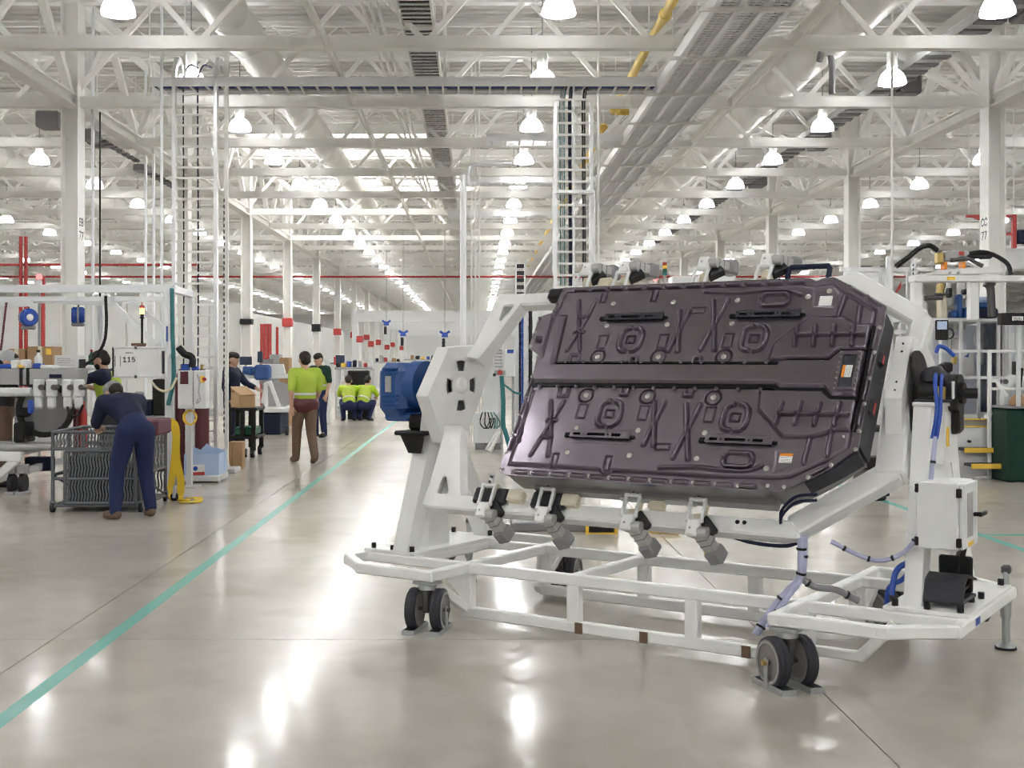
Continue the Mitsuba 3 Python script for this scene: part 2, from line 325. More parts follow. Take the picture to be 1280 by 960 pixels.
for i, x in enumerate(LX):
    for j, y in enumerate(LY):
        if y < 10 and (x < -16 or x > 16): continue
        seen = y > 9 and 598 + 1550*x/y > -20 and 598 + 1550*x/y < 1300
        if not seen and (abs(x) > 18) and y < 30: continue
        d = math.hypot(x, y - 12); w = 1/(1 + d/25)
        E = {**emit((LAMP*.985, LAMP, LAMP*1.0)), 'sampling_weight': w}
        M = T4().translate([x, y, LZ])
        rank[i] = rank.get(i, 0) + seen
        k = thing('high_bay_lamp', f'{ordinal(rank[i])} high bay lamp from the camera in the {ROW[i]}' if seen else 'glowing bell shaped high bay lamp behind or beside the camera', 'lamp', 'high bay lamps in rows' if seen else 'high bay lamps out of view')
        part(k, 'reflector', {**(BELL if seen and y < 62 else BELLF), 'to_world': M, 'emitter': E}, None)
        if seen and y < 62: part(k, 'housing', {**HOUSE, 'to_world': M}, None)
        part(k, 'cord', {**CORD, 'to_world': M}, None)
# spiral ducts
def duct(x, z, r, lb, col='m_duct'):
    k = thing('air_duct', lb, 'duct')
    part(k, 'pipe', cyl((x, YW0 + 1, z), (x, 90, z), r, 32), col, 40)
    for y in np.arange(10, 70, 1.52): part(k, 'joint_ring', lathe([(r, -.03), (r + .012, -.02), (r + .012, .02), (r, .03)], (x, y, z), (0, 1, 0), 28), col, 40)
    return k
duct(5.42, 6.58, .30, 'large white round air duct running along the right of the aisle under the roof')
duct(-3.58, 6.58, .30, 'large white round air duct running along the left of the aisle under the roof')
duct(-12.2, 6.7, .34, 'white round air duct in the left bay under the roof')
# ---------------------------------------------------------------- rollover stand; U along its axis, V away from the camera
CT, ST = math.cos(math.radians(34.5)), math.sin(math.radians(34.5))
AXZ, TILT = 1.467, math.radians(31.5)
_o = np.array([-3.38*CT + 6.8*ST, 3.38*ST + 6.8*CT, 0])
CART = mat4((CT, -ST, 0), (ST, CT, 0), (0, 0, 1), _o)
RING = CART @ mat4((1, 0, 0), (0, math.sin(TILT), math.cos(TILT)), (0, -math.cos(TILT), math.sin(TILT)), (0, 0, AXZ))
def C(*ms): return moved(J(*ms), CART)
def R(*ms): return moved(J(*ms), RING)
FW = 'm_frame_white'
stand = thing('rollover_stand', 'white steel rollover stand on twin castors holding the tilted dark battery pack', 'rollover stand')
def sp(name, mesh, m=FW, smooth=False, label=None, up=None): return part(up or stand, name, mesh, m, smooth, label)
UX, VX, MZ = np.eye(3)[0], np.eye(3)[1], np.eye(3)[2]
# base frame
for s in (-1, 1):
    v0, v1 = (-.455, -.39) if s < 0 else (.45, .515)
    sp('top_rail', C(rb(-1.11, 1.11, v0, v1, .305, .37, .008)))
    sp('bottom_rail', C(rb(-1.11, 1.11, v0, v1, .03, .095, .008)))
    for u in (-1.08, -.31, .45, 1.08): sp('post', C(rb(u - .04, u + .04, v0, v1, .09, .31, .006)))
    for u in (-1.09, 1.09):      # sloped corner braces under the platforms
        q = math.copysign(1, u)
        sp('brace', C(bar((u, s*.42, .07), (u + q*.02, s*.82, .33), .055, .055, .006), prism([(0, 0), (.22, .2), (0, .2)], mat4((0, s, 0), (0, 0, 1), (1 if s > 0 else -1, 0, 0), (u, s*.44, .11)), -.004, .004)))
for u, w in ((-1.09, .06), (-.32, .06), (1.09, .06)): sp('cross_rail', C(rb(u - w/2, u + w/2, -.39, .45, .31, .37, .008)))
for k, s in enumerate((-1, 1)):
    P = [(s*1.08, -.82), (s*1.62, -.82), (s*1.9, -.6), (s*1.9, .6), (s*1.62, .85), (s*1.08, .85), (s*1.08, -.82)]
    m = [bar((*a, .34), (*b, .34), .06, .064, .008) for a, b in zip(P[:-1], P[1:])]
    m += [crb(s*x, y, .34, .064, .064, .0645, .008) for x, y in ((1.08, -.82), (1.62, -.82), (1.9, -.6), (1.9, .6), (1.62, .85), (1.08, .85))]
    m += [rb(*sorted((s*1.08, s*1.9)), -.45, -.39, .308, .369, .008), rb(*sorted((s*1.08, s*1.9)), .45, .51, .308, .369, .008), rb(*sorted((s*1.5, s*1.56)), -.42, .48, .308, .369, .008)]
    pl = sp('platform', C(*m))
    sp('base_plate', C(rb(*sorted((s*1.5, s*1.92)), -.43, .56, .371, .391, .003)))
    for v in (-.39, .05, .52):
        for u in (1.55, 1.87) if v != .05 else (1.87,): sp('bolt', C(cyl((s*u, v, .39), (s*u, v, .425), .017, 6)), 'm_black')
    for v in (-.39,): sp('bolt', C(cyl((s*1.71, v, .39), (s*1.71, v, .42), .017, 6)), 'm_black')
    for u, v in ((s*1.86, .70), ):
        f = sp('levelling_foot', C(lathe([(0, 0), (.055, 0), (.055, .012), (.04, .03), (.022, .04), (.022, .18), (.03, .18), (.03, .30), (.018, .3), (.018, .44), (0, .44)], (u, v, 0), (0, 0, 1), 20)), 'm_zinc', 40)
        part(f, 'pad', C(lathe([(0, 0), (.058, 0), (.058, .014), (0, .014)], (u, v, .0), (0, 0, 1), 20)), 'm_rubber')
        part(f, 'lever', C(bar((u - .05, v - .03, .31), (u - .10, v - .1, .17), .035, .05, .006), crb(u, v + .01, .45, .05, .05, .05, .01)), 'm_dark_steel')
sp('side_frame', C(bar((1.08, -.42, .115), (1.39, -.42, .115), .05, .05, .006), bar((1.375, -.42, .105), (1.57, -.44, .31), .05, .055, .006), bar((1.12, -.42, .06), (1.12, -.42, .31), .05, .05, .006)))
for u in (-.265, .16, .775): sp('cover_plate', C(rb(u - .025, u + .025, -.461, -.455, .03, .095, .001)), 'm_brown', label='brown cover plate')
# castors
def castor(u, v, ax, brass):
    k = sp('castor', C(rb(u - .07, u + .07, v - .06, v + .06, .285, .305, .003), lathe([(0, .30), (.052, .30), (.055, .255), (.04, .25), (.0, .25)], (u, v, 0), (0, 0, 1), 24)), 'm_zinc', 40)
    a = np.array([ax[0], ax[1], 0]); a /= np.linalg.norm(a); t = np.array([-a[1], a[0], 0]); o = np.array([u, v, 0.0])
    part(k, 'fork', C(bar(o + [0, 0, .26], o + t*.02 + [0, 0, .12], .045, .11, .01, up=tuple(t)), cyl(o - a*.12 + [0, 0, .134], o + a*.12 + [0, 0, .134], .011, 10)), 'm_dark_steel')
    for s in (-1, 1):
        c = o + a*s*.078
        prof = [(.02, -.022), (.086, -.026), (.092, -.03), (.112, -.034), (.124, -.026), (.128, -.012), (.125, -.004), (.125, .004), (.128, .012), (.124, .026), (.112, .034), (.092, .03), (.086, .026), (.02, .022)]
        part(k, 'tyre', C(lathe(prof[3:11], c + [0, 0, .134], a, 40)), 'm_charcoal', 30)
        part(k, 'wheel', C(lathe([(0, -.026)] + prof[:4], c + [0, 0, .134], a, 40), lathe(prof[10:] + [(0, .026)], c + [0, 0, .134], a, 40)), 'm_wheel_grey', 30)
        part(k, 'rim', C(lathe([(.094, s*.036), (.1, s*.0375), (.106, s*.036)], c + [0, 0, .134], a, 40)), 'm_mid_grey', True)
        ch = [bar(c - t*.15 + [0, 0, .015] + a*q*.036, c + t*.15 + [0, 0, .015] + a*q*.036, .006, .03) for q in (-1, 1)] + [bar(c - t*.15 + [0, 0, .003], c + t*.15 + [0, 0, .003], .075, .005)] + [bar(c + t*q*.147 - a*.036 + [0, 0, .015], c + t*q*.147 + a*.036 + [0, 0, .015], .006, .03) for q in (-1, 1)]
        e = c + a*s*.043
        ch += [prism(unary_union([sbox(-.018, .01, .018, .14), Point(0, .14).buffer(.018)]), mat4(t, (0, 0, 1), np.cross(t, (0, 0, 1)), e), -.003, .003)]
        b = part(k, 'chock', C(*ch), 'm_zinc')
        part(k, 'axle_nut', C(cyl(e + [0, 0, .134], e + a*s*.022 + [0, 0, .134], .014, 6)), 'm_brass' if brass else 'm_dark_steel')
castor(1.135, -.80, (.62, .79), True); castor(-1.125, -.79, (.94, .343), False)
castor(1.13, .83, (.3, .95), False); castor(-1.13, .83, (.94, .2), False)
# towers
for s in (-1, 1):
    U0_, U1_ = sorted((s*1.585, s*1.68))
    M = mat4((0, 1, 0), (0, 0, 1), (1, 0, 0), (0, 0, 0))
    if s > 0:
        sp('tower', C(prism([(-.37, .391), (-.24, .391), (-.03, 1.40), (-.18, 1.40)], M, 1.585, 1.675), prism([(.60, .391), (.72, .391), (.24, 1.17), (.12, 1.17)], M, 1.60, 1.69),
            prism([(-.30, .80), (.46, .80), (.32, 1.18), (-.18, 1.18)], M, 1.665, 1.685), prism([(-.13, 1.1), (.14, 1.1), (.12, 1.40), (-.13, 1.40)], M, 1.60, 1.73), rb(1.58, 1.745, -.19, .16, 1.402, 1.422, .004)))
    else:
        sp('tower', C(prism([(-.43, .391), (-.30, .391), (-.02, 1.16), (-.16, 1.16)], M, -1.68, -1.56), prism([(.62, .391), (.5, .391), (.02, 1.16), (.18, 1.16)], M, -1.68, -1.56),
            prism([(-.16, .391), (.075, .391), (.06, 1.16), (-.14, 1.16)], M, -1.665, -1.585), prism([(-.17, 1.1), (.18, 1.1), (.10, 1.40), (-.12, 1.40)], M, -1.66, -1.6)))
sp('warning_label', C(rb(1.731, 1.734, -.10, -.045, 1.19, 1.29, .001)), 'm_yellow', label='yellow warning label')
# rotating frame
fr = sp('rotating_frame', R(
    rb(-1.37, 1.09, -.915, -.815, -.05, .05, .012), bar((-1.33, .655, 0), (1.13, .712, 0), .095, .095, .012, up=(0, 1, 0)),                                    # bottom and top bars
    bar((1.04, -.846, 0), (1.52, -.475, 0), .11, .125, .012, up=(-.6, .8, 0)), bar((1.09, .742, 0), (1.53, .45, 0), .105, .095, .012),
    bar((1.50, -.52, 0), (1.47, -.10, -.02), .15, .13, .012, up=(0, 0, 1)), bar((1.53, .47, 0), (1.50, .2, 0), .10, .10, .012)))
def holed(pts, holes): return Polygon(pts).difference(unary_union([Polygon(h).buffer(.018) for h in holes]))
RM = np.eye(4)
ga = holed([(-1.34, .70), (-1.12, .70), (-1.14, .636), (-1.292, .26), (-1.34, .18), (-1.44, .2), (-1.40, .285)], [[(-1.255, .60), (-1.205, .60), (-1.255, .50)]])
gb = holed([(-1.376, -.90), (-1.09, -.90), (-1.11, -.83), (-1.24, -.49), (-1.29, -.33), (-1.42, -.33), (-1.36, -.50)], [[(-1.272, -.80), (-1.225, -.80), (-1.272, -.715)]])
for g in (ga, gb): part(fr, 'gusset', R(prism(g, RM, .038, .05), prism(g, RM, -.05, -.038)), FW)
parts(fr, 'arm', [R(bar((-1.375, .2, 0), (-1.325, .69, 0), .05, .099, .008, up=(0, 0, 1))), R(bar((-1.385, -.33, 0), (-1.345, -.86, 0), .05, .099, .008, up=(0, 0, 1)))], FW)
parts(fr, 'arm_web', [R(bar((-1.34, .18, 0), (-1.295, .26, 0), .012, .10)), R(bar((-1.295, .26, 0), (-1.14, .636, 0), .012, .10)), R(bar((-1.24, -.49, 0), (-1.11, -.83, 0), .012, .10)), R(bar((-1.29, -.33, 0), (-1.24, -.49, 0), .012, .10))], FW)
for u in (1.09, 1.13): part(fr, 'plug', R(cyl((u - .35, -.853, .049), (u - .35, -.853, .054), .012, 12)), 'm_black')
# left face plate: elongated hexagon with four slots round the hub; local x = n, y = w
HEX = [(.246, .139), (-.08, .36), (-.24, .33), (-.226, .0), (-.224, -.33), (-.031, -.41), (.278, -.242)]
PL = RING @ mat4((0, 0, 1), (0, 1, 0), (-1, 0, 0), (0, 0, 0))
slots = []
for a in (58, 148, 238, 328):
    aa = np.radians([a - 17, a, a + 17]); slots.append(Polygon(np.vstack([np.c_[.165*np.cos(aa), .165*np.sin(aa)], np.c_[.105*np.cos(aa[::-1]), .105*np.sin(aa[::-1])]])).buffer(.006))
hexp = Polygon(HEX).buffer(.01)
fp = sp('face_plate', J(prism(hexp.difference(unary_union(slots)), PL, 1.432, 1.444), prism(hexp.difference(hexp.buffer(-.014)), PL, 1.444, 1.53)))
part(fp, 'hub', R(lathe([(0, .028), (.035, .026), (.055, .012), (.06, -.004)], (-1.435, 0, 0), (1, 0, 0), 28)), FW, 40)
part(fp, 'backing', moved(prism(hexp.buffer(-.016), PL, 1.50, 1.51), np.eye(4)), 'm_mid_grey')
# right face plate, a rounded box
PR = RING @ mat4((0, 0, 1), (0, 1, 0), (-1, 0, 0), (0, 0, 0))
rp = Polygon([(.145, .25), (-.10, .36), (-.30, .36), (-.30, -.25), (-.1, -.30), (.05, -.28), (.15, -.125)]).buffer(.012)
sl2 = unary_union([Point(.02, .12).buffer(.03), Polygon([(.0, -.1), (.03, -.1), (.03, .0), (.0, .0)]).buffer(.01)])
rpk = sp('face_plate', J(prism(rp.difference(rp.buffer(-.016)), PR, -1.53, -1.45), prism(rp, PR, -1.458, -1.446), prism(rp.difference(sl2), PR, -1.532, -1.52)))
for w in (.21, .16, -.03, -.08): part(rpk, 'screw', R(cyl((1.49, w, .157 if w > 0 else .16), (1.49, w, .163), .006, 8)), 'm_black')
part(rpk, 'cable_guard', C(prism(Point(0, AXZ).buffer(.225, 24).difference(sbox(-.3, AXZ - .3, -.12, AXZ + .3)), mat4((0, 1, 0), (0, 0, 1), (1, 0, 0), (0, 0, 0)), 1.55, 1.562)), 'm_black')
# drive on the left: blue gear motor
gm = sp('gear_motor', C(rb(-2.03, -1.79, -.19, .16, 1.25, 1.62, .06), cyl((-1.82, .0, AXZ), (-1.72, .0, AXZ), .165, 36), rb(-2.0, -1.78, -.13, .1, 1.22, 1.28, .02)), 'm_blue_gear', 30, label='blue gear motor')
parts(gm, 'rib', [C(rb(-1.955, -1.83, -.199, -.17, z, z + .012, .003)) for z in (1.30, 1.33, 1.36, 1.39, 1.545, 1.575)], 'm_blue_gear')
part(gm, 'name_plate', C(rb(-1.93, -1.88, -.198, -.19, 1.42, 1.53, .001)), 'm_mid_grey')
part(gm, 'shaft', C(cyl((-1.70, -.02, AXZ), (-1.45, -.0, AXZ), .055, 24), cyl((-1.725, 0, AXZ), (-1.68, 0, AXZ), .075, 6)), 'm_dark_steel', 30)
part(gm, 'motor', C(cyl((-1.87, .16, AXZ), (-1.87, .5, AXZ), .11, 24)), 'm_blue_gear', 30)
part(gm, 'torque_arm', C(rb(-1.80, -1.57, -.27, -.06, 1.135, 1.165, .01), prism([(-1.75, 1.14), (-1.56, 1.14), (-1.59, 1.02), (-1.68, 1.02)], mat4((1, 0, 0), (0, 0, 1), (0, -1, 0), (0, -.25, 0)), -.012, .012), rb(-1.80, -1.66, -.12, .05, 1.16, 1.27, .02)), 'm_black')
# right bearing with rotary union and hoses
be = sp('bearing', C(rb(1.59, 1.76, -.11, .13, 1.423, 1.45, .004), rb(1.60, 1.74, -.08, .1, 1.45, 1.53, .02), cyl((1.59, 0, AXZ), (1.78, 0, AXZ), .10, 28)), 'm_black', 30)
part(be, 'plate', C(rb(1.585, 1.765, -.17, .17, 1.423, 1.437, .003)), 'm_charcoal')
part(be, 'rotary_union', C(cyl((1.76, 0, AXZ), (1.80, 0, AXZ), .055, 20), rb(1.69, 1.77, .0, .13, 1.25, 1.50, .02), cyl((1.76, 0, AXZ), (1.86, .02, AXZ), .028, 14)), 'm_black', 30)
part(be, 'fitting', C(cyl((1.70, -.10, 1.50), (1.70, -.11, 1.43), .03, 14)), 'm_brass', 30)
part(be, 'dome', C(lathe([(.075, 0), (.07, .04), (.04, .07), (0, .08)], (1.65, -.02, 1.53), (0, 0, 1), 20)), 'm_charcoal', 40)
part(be, 'clear_tube', C(cyl((1.765, -.1, 1.44), (1.765, -.1, 1.53), .008, 8)), 'm_paper')
def hose(name, pts, r, m, label=None, up=None, ties=0):
    p = spline(pts, 8); h = sp(name, C(tube(p, r, 10)), m, 40, label, up)
    if ties:
        for q in np.linspace(4, len(p) - 5, ties).astype(int):
            d = p[q + 1] - p[q - 1]; d /= np.linalg.norm(d); part(h, 'tie', C(cyl(p[q] - d*.006, p[q] + d*.006, r*1.25, 8)), 'm_black')
hose('air_hose', [(1.66, -.02, 1.58), (1.70, -.2, 1.52), (1.72, -.24, 1.38), (1.70, -.25, 1.24)], .011, 'm_blue_hose', 'bright blue hose')
hose('air_hose', [(1.69, -.02, 1.58), (1.73, -.2, 1.5), (1.735, -.24, 1.36), (1.72, -.25, 1.24)], .009, 'm_blue_hose', 'bright blue hose')
hose('spiral_hose', [(1.715, -.25, 1.25), (1.70, -.30, 1.0), (1.67, -.33, .80), (1.59, -.36, .665), (1.47, -.37, .61), (1.36, -.4, .635), (1.24, -.45, .70)], .012, 'm_hose_lilac', 'lilac spiral hose', ties=6)
hose('spiral_hose', [(1.10, -.50, .71), (1.10, -.50, .60), (1.09, -.5, .50), (1.01, -.52, .40), (.93, -.56, .28), (.89, -.6, .20)], .022, 'm_hose_lilac', 'lilac spiral hose', ties=4)
hose('spiral_hose', [(1.115, -.49, .72), (1.105, -.5, .52), (1.04, -.55, .40), (.96, -.62, .25)], .016, 'm_hose_lilac', 'lilac spiral hose', ties=2)
hose('spiral_hose', [(1.10, -.50, .50), (1.16, -.46, .455), (1.25, -.40, .44), (1.34, -.32, .38)], .018, 'm_grey', 'grey spiral hose', ties=2)
for k, w in enumerate((0, .03)):
    hose('air_hose', [(1.20, -.55, .92 + w), (1.09, -.56, .90 + w), (1.0, -.52, .82 + w), (.97, -.45, .75 + w)], .008, 'm_navy', 'dark blue hose')
hose('air_hose', [(.62, -.42, .69), (.80, -.44, .655), (1.0, -.45, .655), (1.10, -.46, .70)], .010, 'm_navy', 'dark blue hose')
hose('air_hose', [(1.50, -.28, .42), (1.52, -.24, .55), (1.62, -.2, .62), (1.70, -.18, .72)], .016, 'm_blue_hose', 'blue hose')
hose('air_hose', [(1.42, -.1, .30), (1.46, -.18, .44), (1.54, -.2, .50), (1.62, -.2, .62)], .013, 'm_blue_hose', 'blue hose')
# control cabinet on the right tower
cab = sp('control_cabinet', C(rb(1.665, 1.87, -.43, -.13, .70, 1.035, .006)), 'm_machine_white')
dr_ = part(cab, 'door', C(rb(1.872, 1.895, -.425, -.135, .705, 1.03, .006)), 'm_machine_white')
part(cab, 'window', C(rb(1.893, 1.898, -.36, -.25, .76, .98, .001)), 'm_mid_grey', label='grey window in the cabinet door')
part(cab, 'handle', C(rb(1.895, 1.94, -.24, -.21, .855, .875, .004), rb(1.925, 1.94, -.25, -.12, .855, .878, .004)), 'm_black', label='black handle')
for z in (.74, .985): part(cab, 'hinge', C(rb(1.86, 1.885, -.44, -.425, z - .022, z + .022, .003), cyl((1.874, -.435, z - .022), (1.874, -.435, z + .022), .009, 10)), 'm_black')
for z in (.735, 1.0): part(cab, 'latch', C(rb(1.66, 1.678, -.437, -.42, z - .022, z + .022, .003)), 'm_black')
part(cab, 'warning_label', C(rb(1.894, 1.898, -.34, -.24, .715, .735, .0005)), 'm_yellow')
part(cab, 'bracket', C(rb(1.69, 1.85, -.14, .02, .76, .98, .004)), 'm_machine_white')
sp('logo_plate', C(rb(1.929, 1.933, -.34, -.25, .322, .358, .001)), 'm_blue', label='blue maker plate on the end of the platform')
# toggle clamps along the bottom and top bars
def clamp(u, w, sgn, pad):
    """in ring coordinates at the bar; sgn -1 for the bottom bar"""
    q = sgn; c = sp('clamp', R(rb(u - .03, u + .03, min(w, w + q*.06), max(w, w + q*.06), .045, .075, .004), rb(u + .015, u + .04, w - .03, w + .09, .05, .09, .003)), 'm_cream')
    P = np.array([u, w, .09])
    d = np.array([.33, q*.36, -.86]); d /= np.linalg.norm(d); n = np.cross(d, [1.0, 0, 0])*(1 if q > 0 else -1); n /= np.linalg.norm(n)
    def seg(a0, a1, h, wd, off=0, b=.005): return bar(P + d*a0 + n*off, P + d*a1 + n*off, wd, h, b, up=tuple(n))
    LK = [P + [-.042, -q*.06, .03], P + [.042, -q*.06, .03], P + [.042, q*.06, .022], P + [-.042, q*.06, .022]]
    part(c, 'link', R(*[bar(LK[i], LK[(i + 1) % 4], .019, .019, .004) for i in range(4)], *[crb(*k, .024, .024, .024, .006) for k in LK]), 'm_machine_white')
    part(c, 'hook', R(bar(P + [0, -q*.14, .025], P + [0, -q*.055, .03], .026, .014, .003)), 'm_alu')
    for w_ in (.115, .08): part(c, 'pin', R(cyl(P + [0, -q*w_, .03], P + [0, -q*w_, .044], .009, 10)), 'm_black')
    part(c, 'body', R(rb(u - .036, u + .036, *sorted((w + q*.055, w + q*.15)), .085, .125, .008)), FW); part(c, 'screw', R(cyl((u - .01, w + q*.11, .125), (u - .01, w + q*.11, .128), .007, 8)), 'm_mid_grey')
    part(c, 'bracket', R(bar(P + [.03, q*.03, -.02], P + [.10, q*.10, -.05], .06, .05, .004)), 'm_black')
    P = P + [.04, q*.12, .0]
    part(c, 'cylinder', R(seg(.0, .13, .06, .075, 0, .006)), 'm_cylinder'); part(c, 'joint', R(cyl(P + [-.045, 0, 0], P + [.045, 0, 0], .034, 16)), 'm_cylinder', 30)
    for a0 in (.03, .07): part(c, 'groove', R(seg(a0, a0 + .008, .064, .078, 0, .001)), 'm_grey')
    part(c, 'end_cap', R(seg(.12, .205, .095, .095, 0, .012)), 'm_grey')
    part(c, 'name_label', R(seg(.135, .192, .004, .065, .048, .0005)), 'm_cylinder'); part(c, 'stripe', R(bar(P + d*.14 + [-.0485, 0, 0] - n*.02, P + d*.185 + [-.0485, 0, 0] - n*.02, .003, .016, up=tuple(n))), 'm_yellow')
    if pad: part(c, 'pad', R(rb(u - .125, u + .125, w - q*.012 - .055, w - q*.012 + .055, .052, .085, .018)), 'm_charcoal', label='dark pad')
    return c
for u, p in ((-.865, 1), (-.445, 1), (.12, 0), (.52, 0)): clamp(u, -.83, -1, p)
for u in (-.66, -.38, .17, .58): clamp(u, .735, 1, 0)
for u in (-.68, -.30): sp('locator_block', R(rb(u - .055, u + .055, -.85, -.775, .04, .10, .008)), 'm_cream', label='cream locator block')
sp('locator_block', R(rb(-.58, -.48, .70, .80, -.03, .07, .012)), 'm_cream', label='cream locator block'); sp('locator_block', R(rb(-.90, -.74, .60, .69, .05, .13, .02)), 'm_black', label='black locator block')
sp('locator_block', R(rb(.2, .3, -.82, -.75, .04, .08, .004)), 'm_cream', label='cream locator block')
sp('handle', R(tube([(.70, .70, .03), (.70, .815, .04), (.71, .83, .04), (.82, .83, .04), (.94, .83, .04), (.95, .815, .04), (.95, .70, .03)], .016, 10)), 'm_navy', 40, label='dark blue handle')
# ---------------------------------------------------------------- battery pack; u along, w up its face (wp from its centre line), n out of the face
N0, WC = .28, -.09
pack = thing('battery_pack', 'dark purple grey battery pack with a pressed lid, clamped tilted in the white stand', 'battery pack')
OUT = [(-.716, -.745), (-.70, -.3), (-.694, -.09), (-.705, .07), (-.74, .095), (-.789, .12), (-.79, .17), (-.784, .34), (-.765, .36), (-.70, .383), (-.688, .44), (-.675, .575), (.90, .58), (.95, .575), (.985, .555), (1.03, .575), (1.085, .578), (1.182, .52),
    (1.296, .445), (1.405, .372), (1.41, .249), (1.40, .133), (1.396, -.07), (1.391, -.239), (1.395, -.50), (1.275, -.61), (1.168, -.687), (1.055, -.755), (1.0, -.765), (.945, -.745), (.90, -.765), (.62, -.768), (.08, -.772), (-.66, -.768)]
OUTP = Polygon(OUT)
def lid_field():
    st = .0028; us, ws = np.arange(-.80, 1.42, st), np.arange(-.78, .59, st)
    Uu, Ww = np.meshgrid(us, ws, indexing='ij'); H = np.zeros_like(Uu)
    def local(pts, pad):
        p = np.asarray(pts, float); i0, i1 = np.searchsorted(us, [p[:, 0].min() - pad, p[:, 0].max() + pad]); j0, j1 = np.searchsorted(ws, [p[:, 1].min() - pad, p[:, 1].max() + pad])
        return slice(max(i0, 0), i1), slice(max(j0, 0), j1)
    def dist(pts, sl, closed=False):
        p = [np.array(q, float) for q in pts]; p = p + [p[0]] if closed else p; X, Y = Uu[sl], Ww[sl]; D = np.full(X.shape, 9.0)
        for a, b in zip(p[:-1], p[1:]):
            d = b - a; L = d @ d + 1e-12; t = np.clip(((X - a[0])*d[0] + (Y - a[1])*d[1]) / L, 0, 1)
            D = np.minimum(D, np.hypot(X - a[0] - t*d[0], Y - a[1] - t*d[1]))
        return D
    def inside(pts, sl):
        X, Y = Uu[sl], Ww[sl]; r = np.zeros(X.shape, bool); p = list(pts)
        for (x0, y0), (x1, y1) in zip(p, p[1:] + p[:1]):
            if y0 != y1: r ^= ((Y < y0) != (Y < y1)) & (X < (x1 - x0)*(Y - y0)/(y1 - y0) + x0)
        return r
    def plateau(pts, h, slope=.02):
        sl = local(pts, .06); s = np.where(inside(pts, sl), 1, -1)*dist(pts, sl, True); H[sl] += h*np.clip(s/slope, 0, 1) - (.014*np.clip(1 - np.abs(s + .004)/.006, 0, 1) if h > 0 else 0)
    def bead(pts, h=.0065, w=.009, closed=False):
        sl = local(pts, .05); w = w*.86 + .001; D = dist(pts, sl, closed); x = np.clip(D/w, 0, 1); H[sl] += 2.0*h*np.clip(1 - ((x - .35)/.65).clip(0)**1.3, 0, 1)*(x < 1) - (.012*np.clip(1 - np.abs(D - w - .0028)/.0046, 0, 1) if h > 0 else 0)
    def groove(pts, h=.004, w=.006, closed=False):
        sl = local(pts, .03); D = dist(pts, sl, closed); H[sl] -= 3.6*h*np.clip(1.2 - D/(.0062), 0, 1)
    # main pan inside the flange
    pan = [(-.655, -.70), (-.092, -.70), (-.043, -.702), (-.021, -.722), (.023, -.72), (.044, -.703), (.35, -.703), (.69, -.704), (.956, -.695), (1.068, -.683), (1.273, -.562), (1.345, -.50), (1.355, .34), (1.33, .353), (1.159, .468), (1.093, .524), (.987, .509), (.90, .527), (-.63, .533), (-.645, .40), (-.735, .34), (-.745, .17), (-.69, .16), (-.685, .095), (-.655, .05)]
    plateau(pan, .016, .012)
    spine = [(-.66, -.150), (.887, -.142), (.919, -.162), (1.166, -.162), (1.212, -.21), (1.357, -.21), (1.357, .078), (1.216, .078), (1.162, .02), (.925, .02), (.881, -.008), (-.545, -.008), (-.573, .345), (-.74, .345), (-.745, .17), (-.69, .16), (-.685, .095), (-.655, .05)]
    plateau(spine, .030, .018)
    up = [(.822, .012), (.832, .131), (1.007, .296), (1.194, .296), (1.271, .247), (1.357, .247), (1.357, .085), (1.21, .085), (1.155, .028), (.92, .028)]
    lo = [(.815, -.17), (.829, -.296), (.995, -.455), (1.136, -.455), (1.198, -.437), (1.27, -.405), (1.357, -.405), (1.357, -.218), (1.21, -.218), (1.16, -.17), (.92, -.17)]
    plateau(up, .017, .012); plateau(lo, .017, .012)
    # mirrored features: q = +1 upper, -1 lower
    for q in (1, -1):
        W = lambda w: WC + q*w
        for u in (-.263, .141, .549): groove([(u + .046*math.cos(a), W(.135) + .046*math.sin(a)) for a in np.linspace(0, 6.283, 20)], .006, .007); 
        for u, n_ in ((-.26, 0), (.143, 0), (.55, 0)): groove([(u - .028, W(.195)), (u - .028, W(.288)), (u + .028, W(.288)), (u + .028, W(.195))], .0045, .006, True)
        for uc in (-.072, .704):
            for sx in (1, -1):
                b = [(.02, .082), (.042, .077), (.062, .058), (.07, .03), (.07, -.03), (.062, -.058), (.042, -.077), (.02, -.082)]
                bead([(uc + sx*x, W(.255) + y) for x, y in b], .010, .013); groove([(uc + sx*x, W(.255) + y) for x, y in b], .0, .02)
            groove([(uc - .026, W(.231)), (uc + .026, W(.231)), (uc + .026, W(.279)), (uc - .026, W(.279))], .0055, .007, True)
        for sy in (1, -1): bead([(.695, W(.513) + sy*.006), (.697, W(.513) + sy*.024), (.716, W(.513) + sy*.041), (.834, W(.513) + sy*.041), (.853, W(.513) + sy*.024), (.855, W(.513) + sy*.006)], .009, .011)
        for a, b in (((.20, .447), (.257, .17)), ((.262, .447), (.195, .17)), ((.397, .52), (.482, .18)), ((.489, .52), (.395, .18))): bead([(a[0], W(a[1])), (b[0], W(b[1]))], .008, .012)
        # left ladder pressing
        bead([(-.515, W(.545)), (-.40, W(.182))], .006, .009); bead([(-.397, W(.545)), (-.415, W(.42)), (-.49, W(.18))], .006, .009)
        for w in (.312, .425): bead([(-.475, W(w)), (-.413, W(w))], .006, .008)
        # cross beads in the pockets
        w0 = .262 if q > 0 else .232
        bead([(.955, W(w0 + .002)), (1.318, W(w0))], .010, .009)
        for u in (.952, 1.056, 1.16, 1.264): bead([(u + .006, W(w0 - .066)), (u - .004, W(w0 + .062))], .011, .010)
        # tabs beside the spine and near the rim
        for u in (-.016, .39): bead([(u - .02, W(.09)), (u - .018, W(.125)), (u + .022, W(.125)), (u + .026, W(.09))], .008, .009)
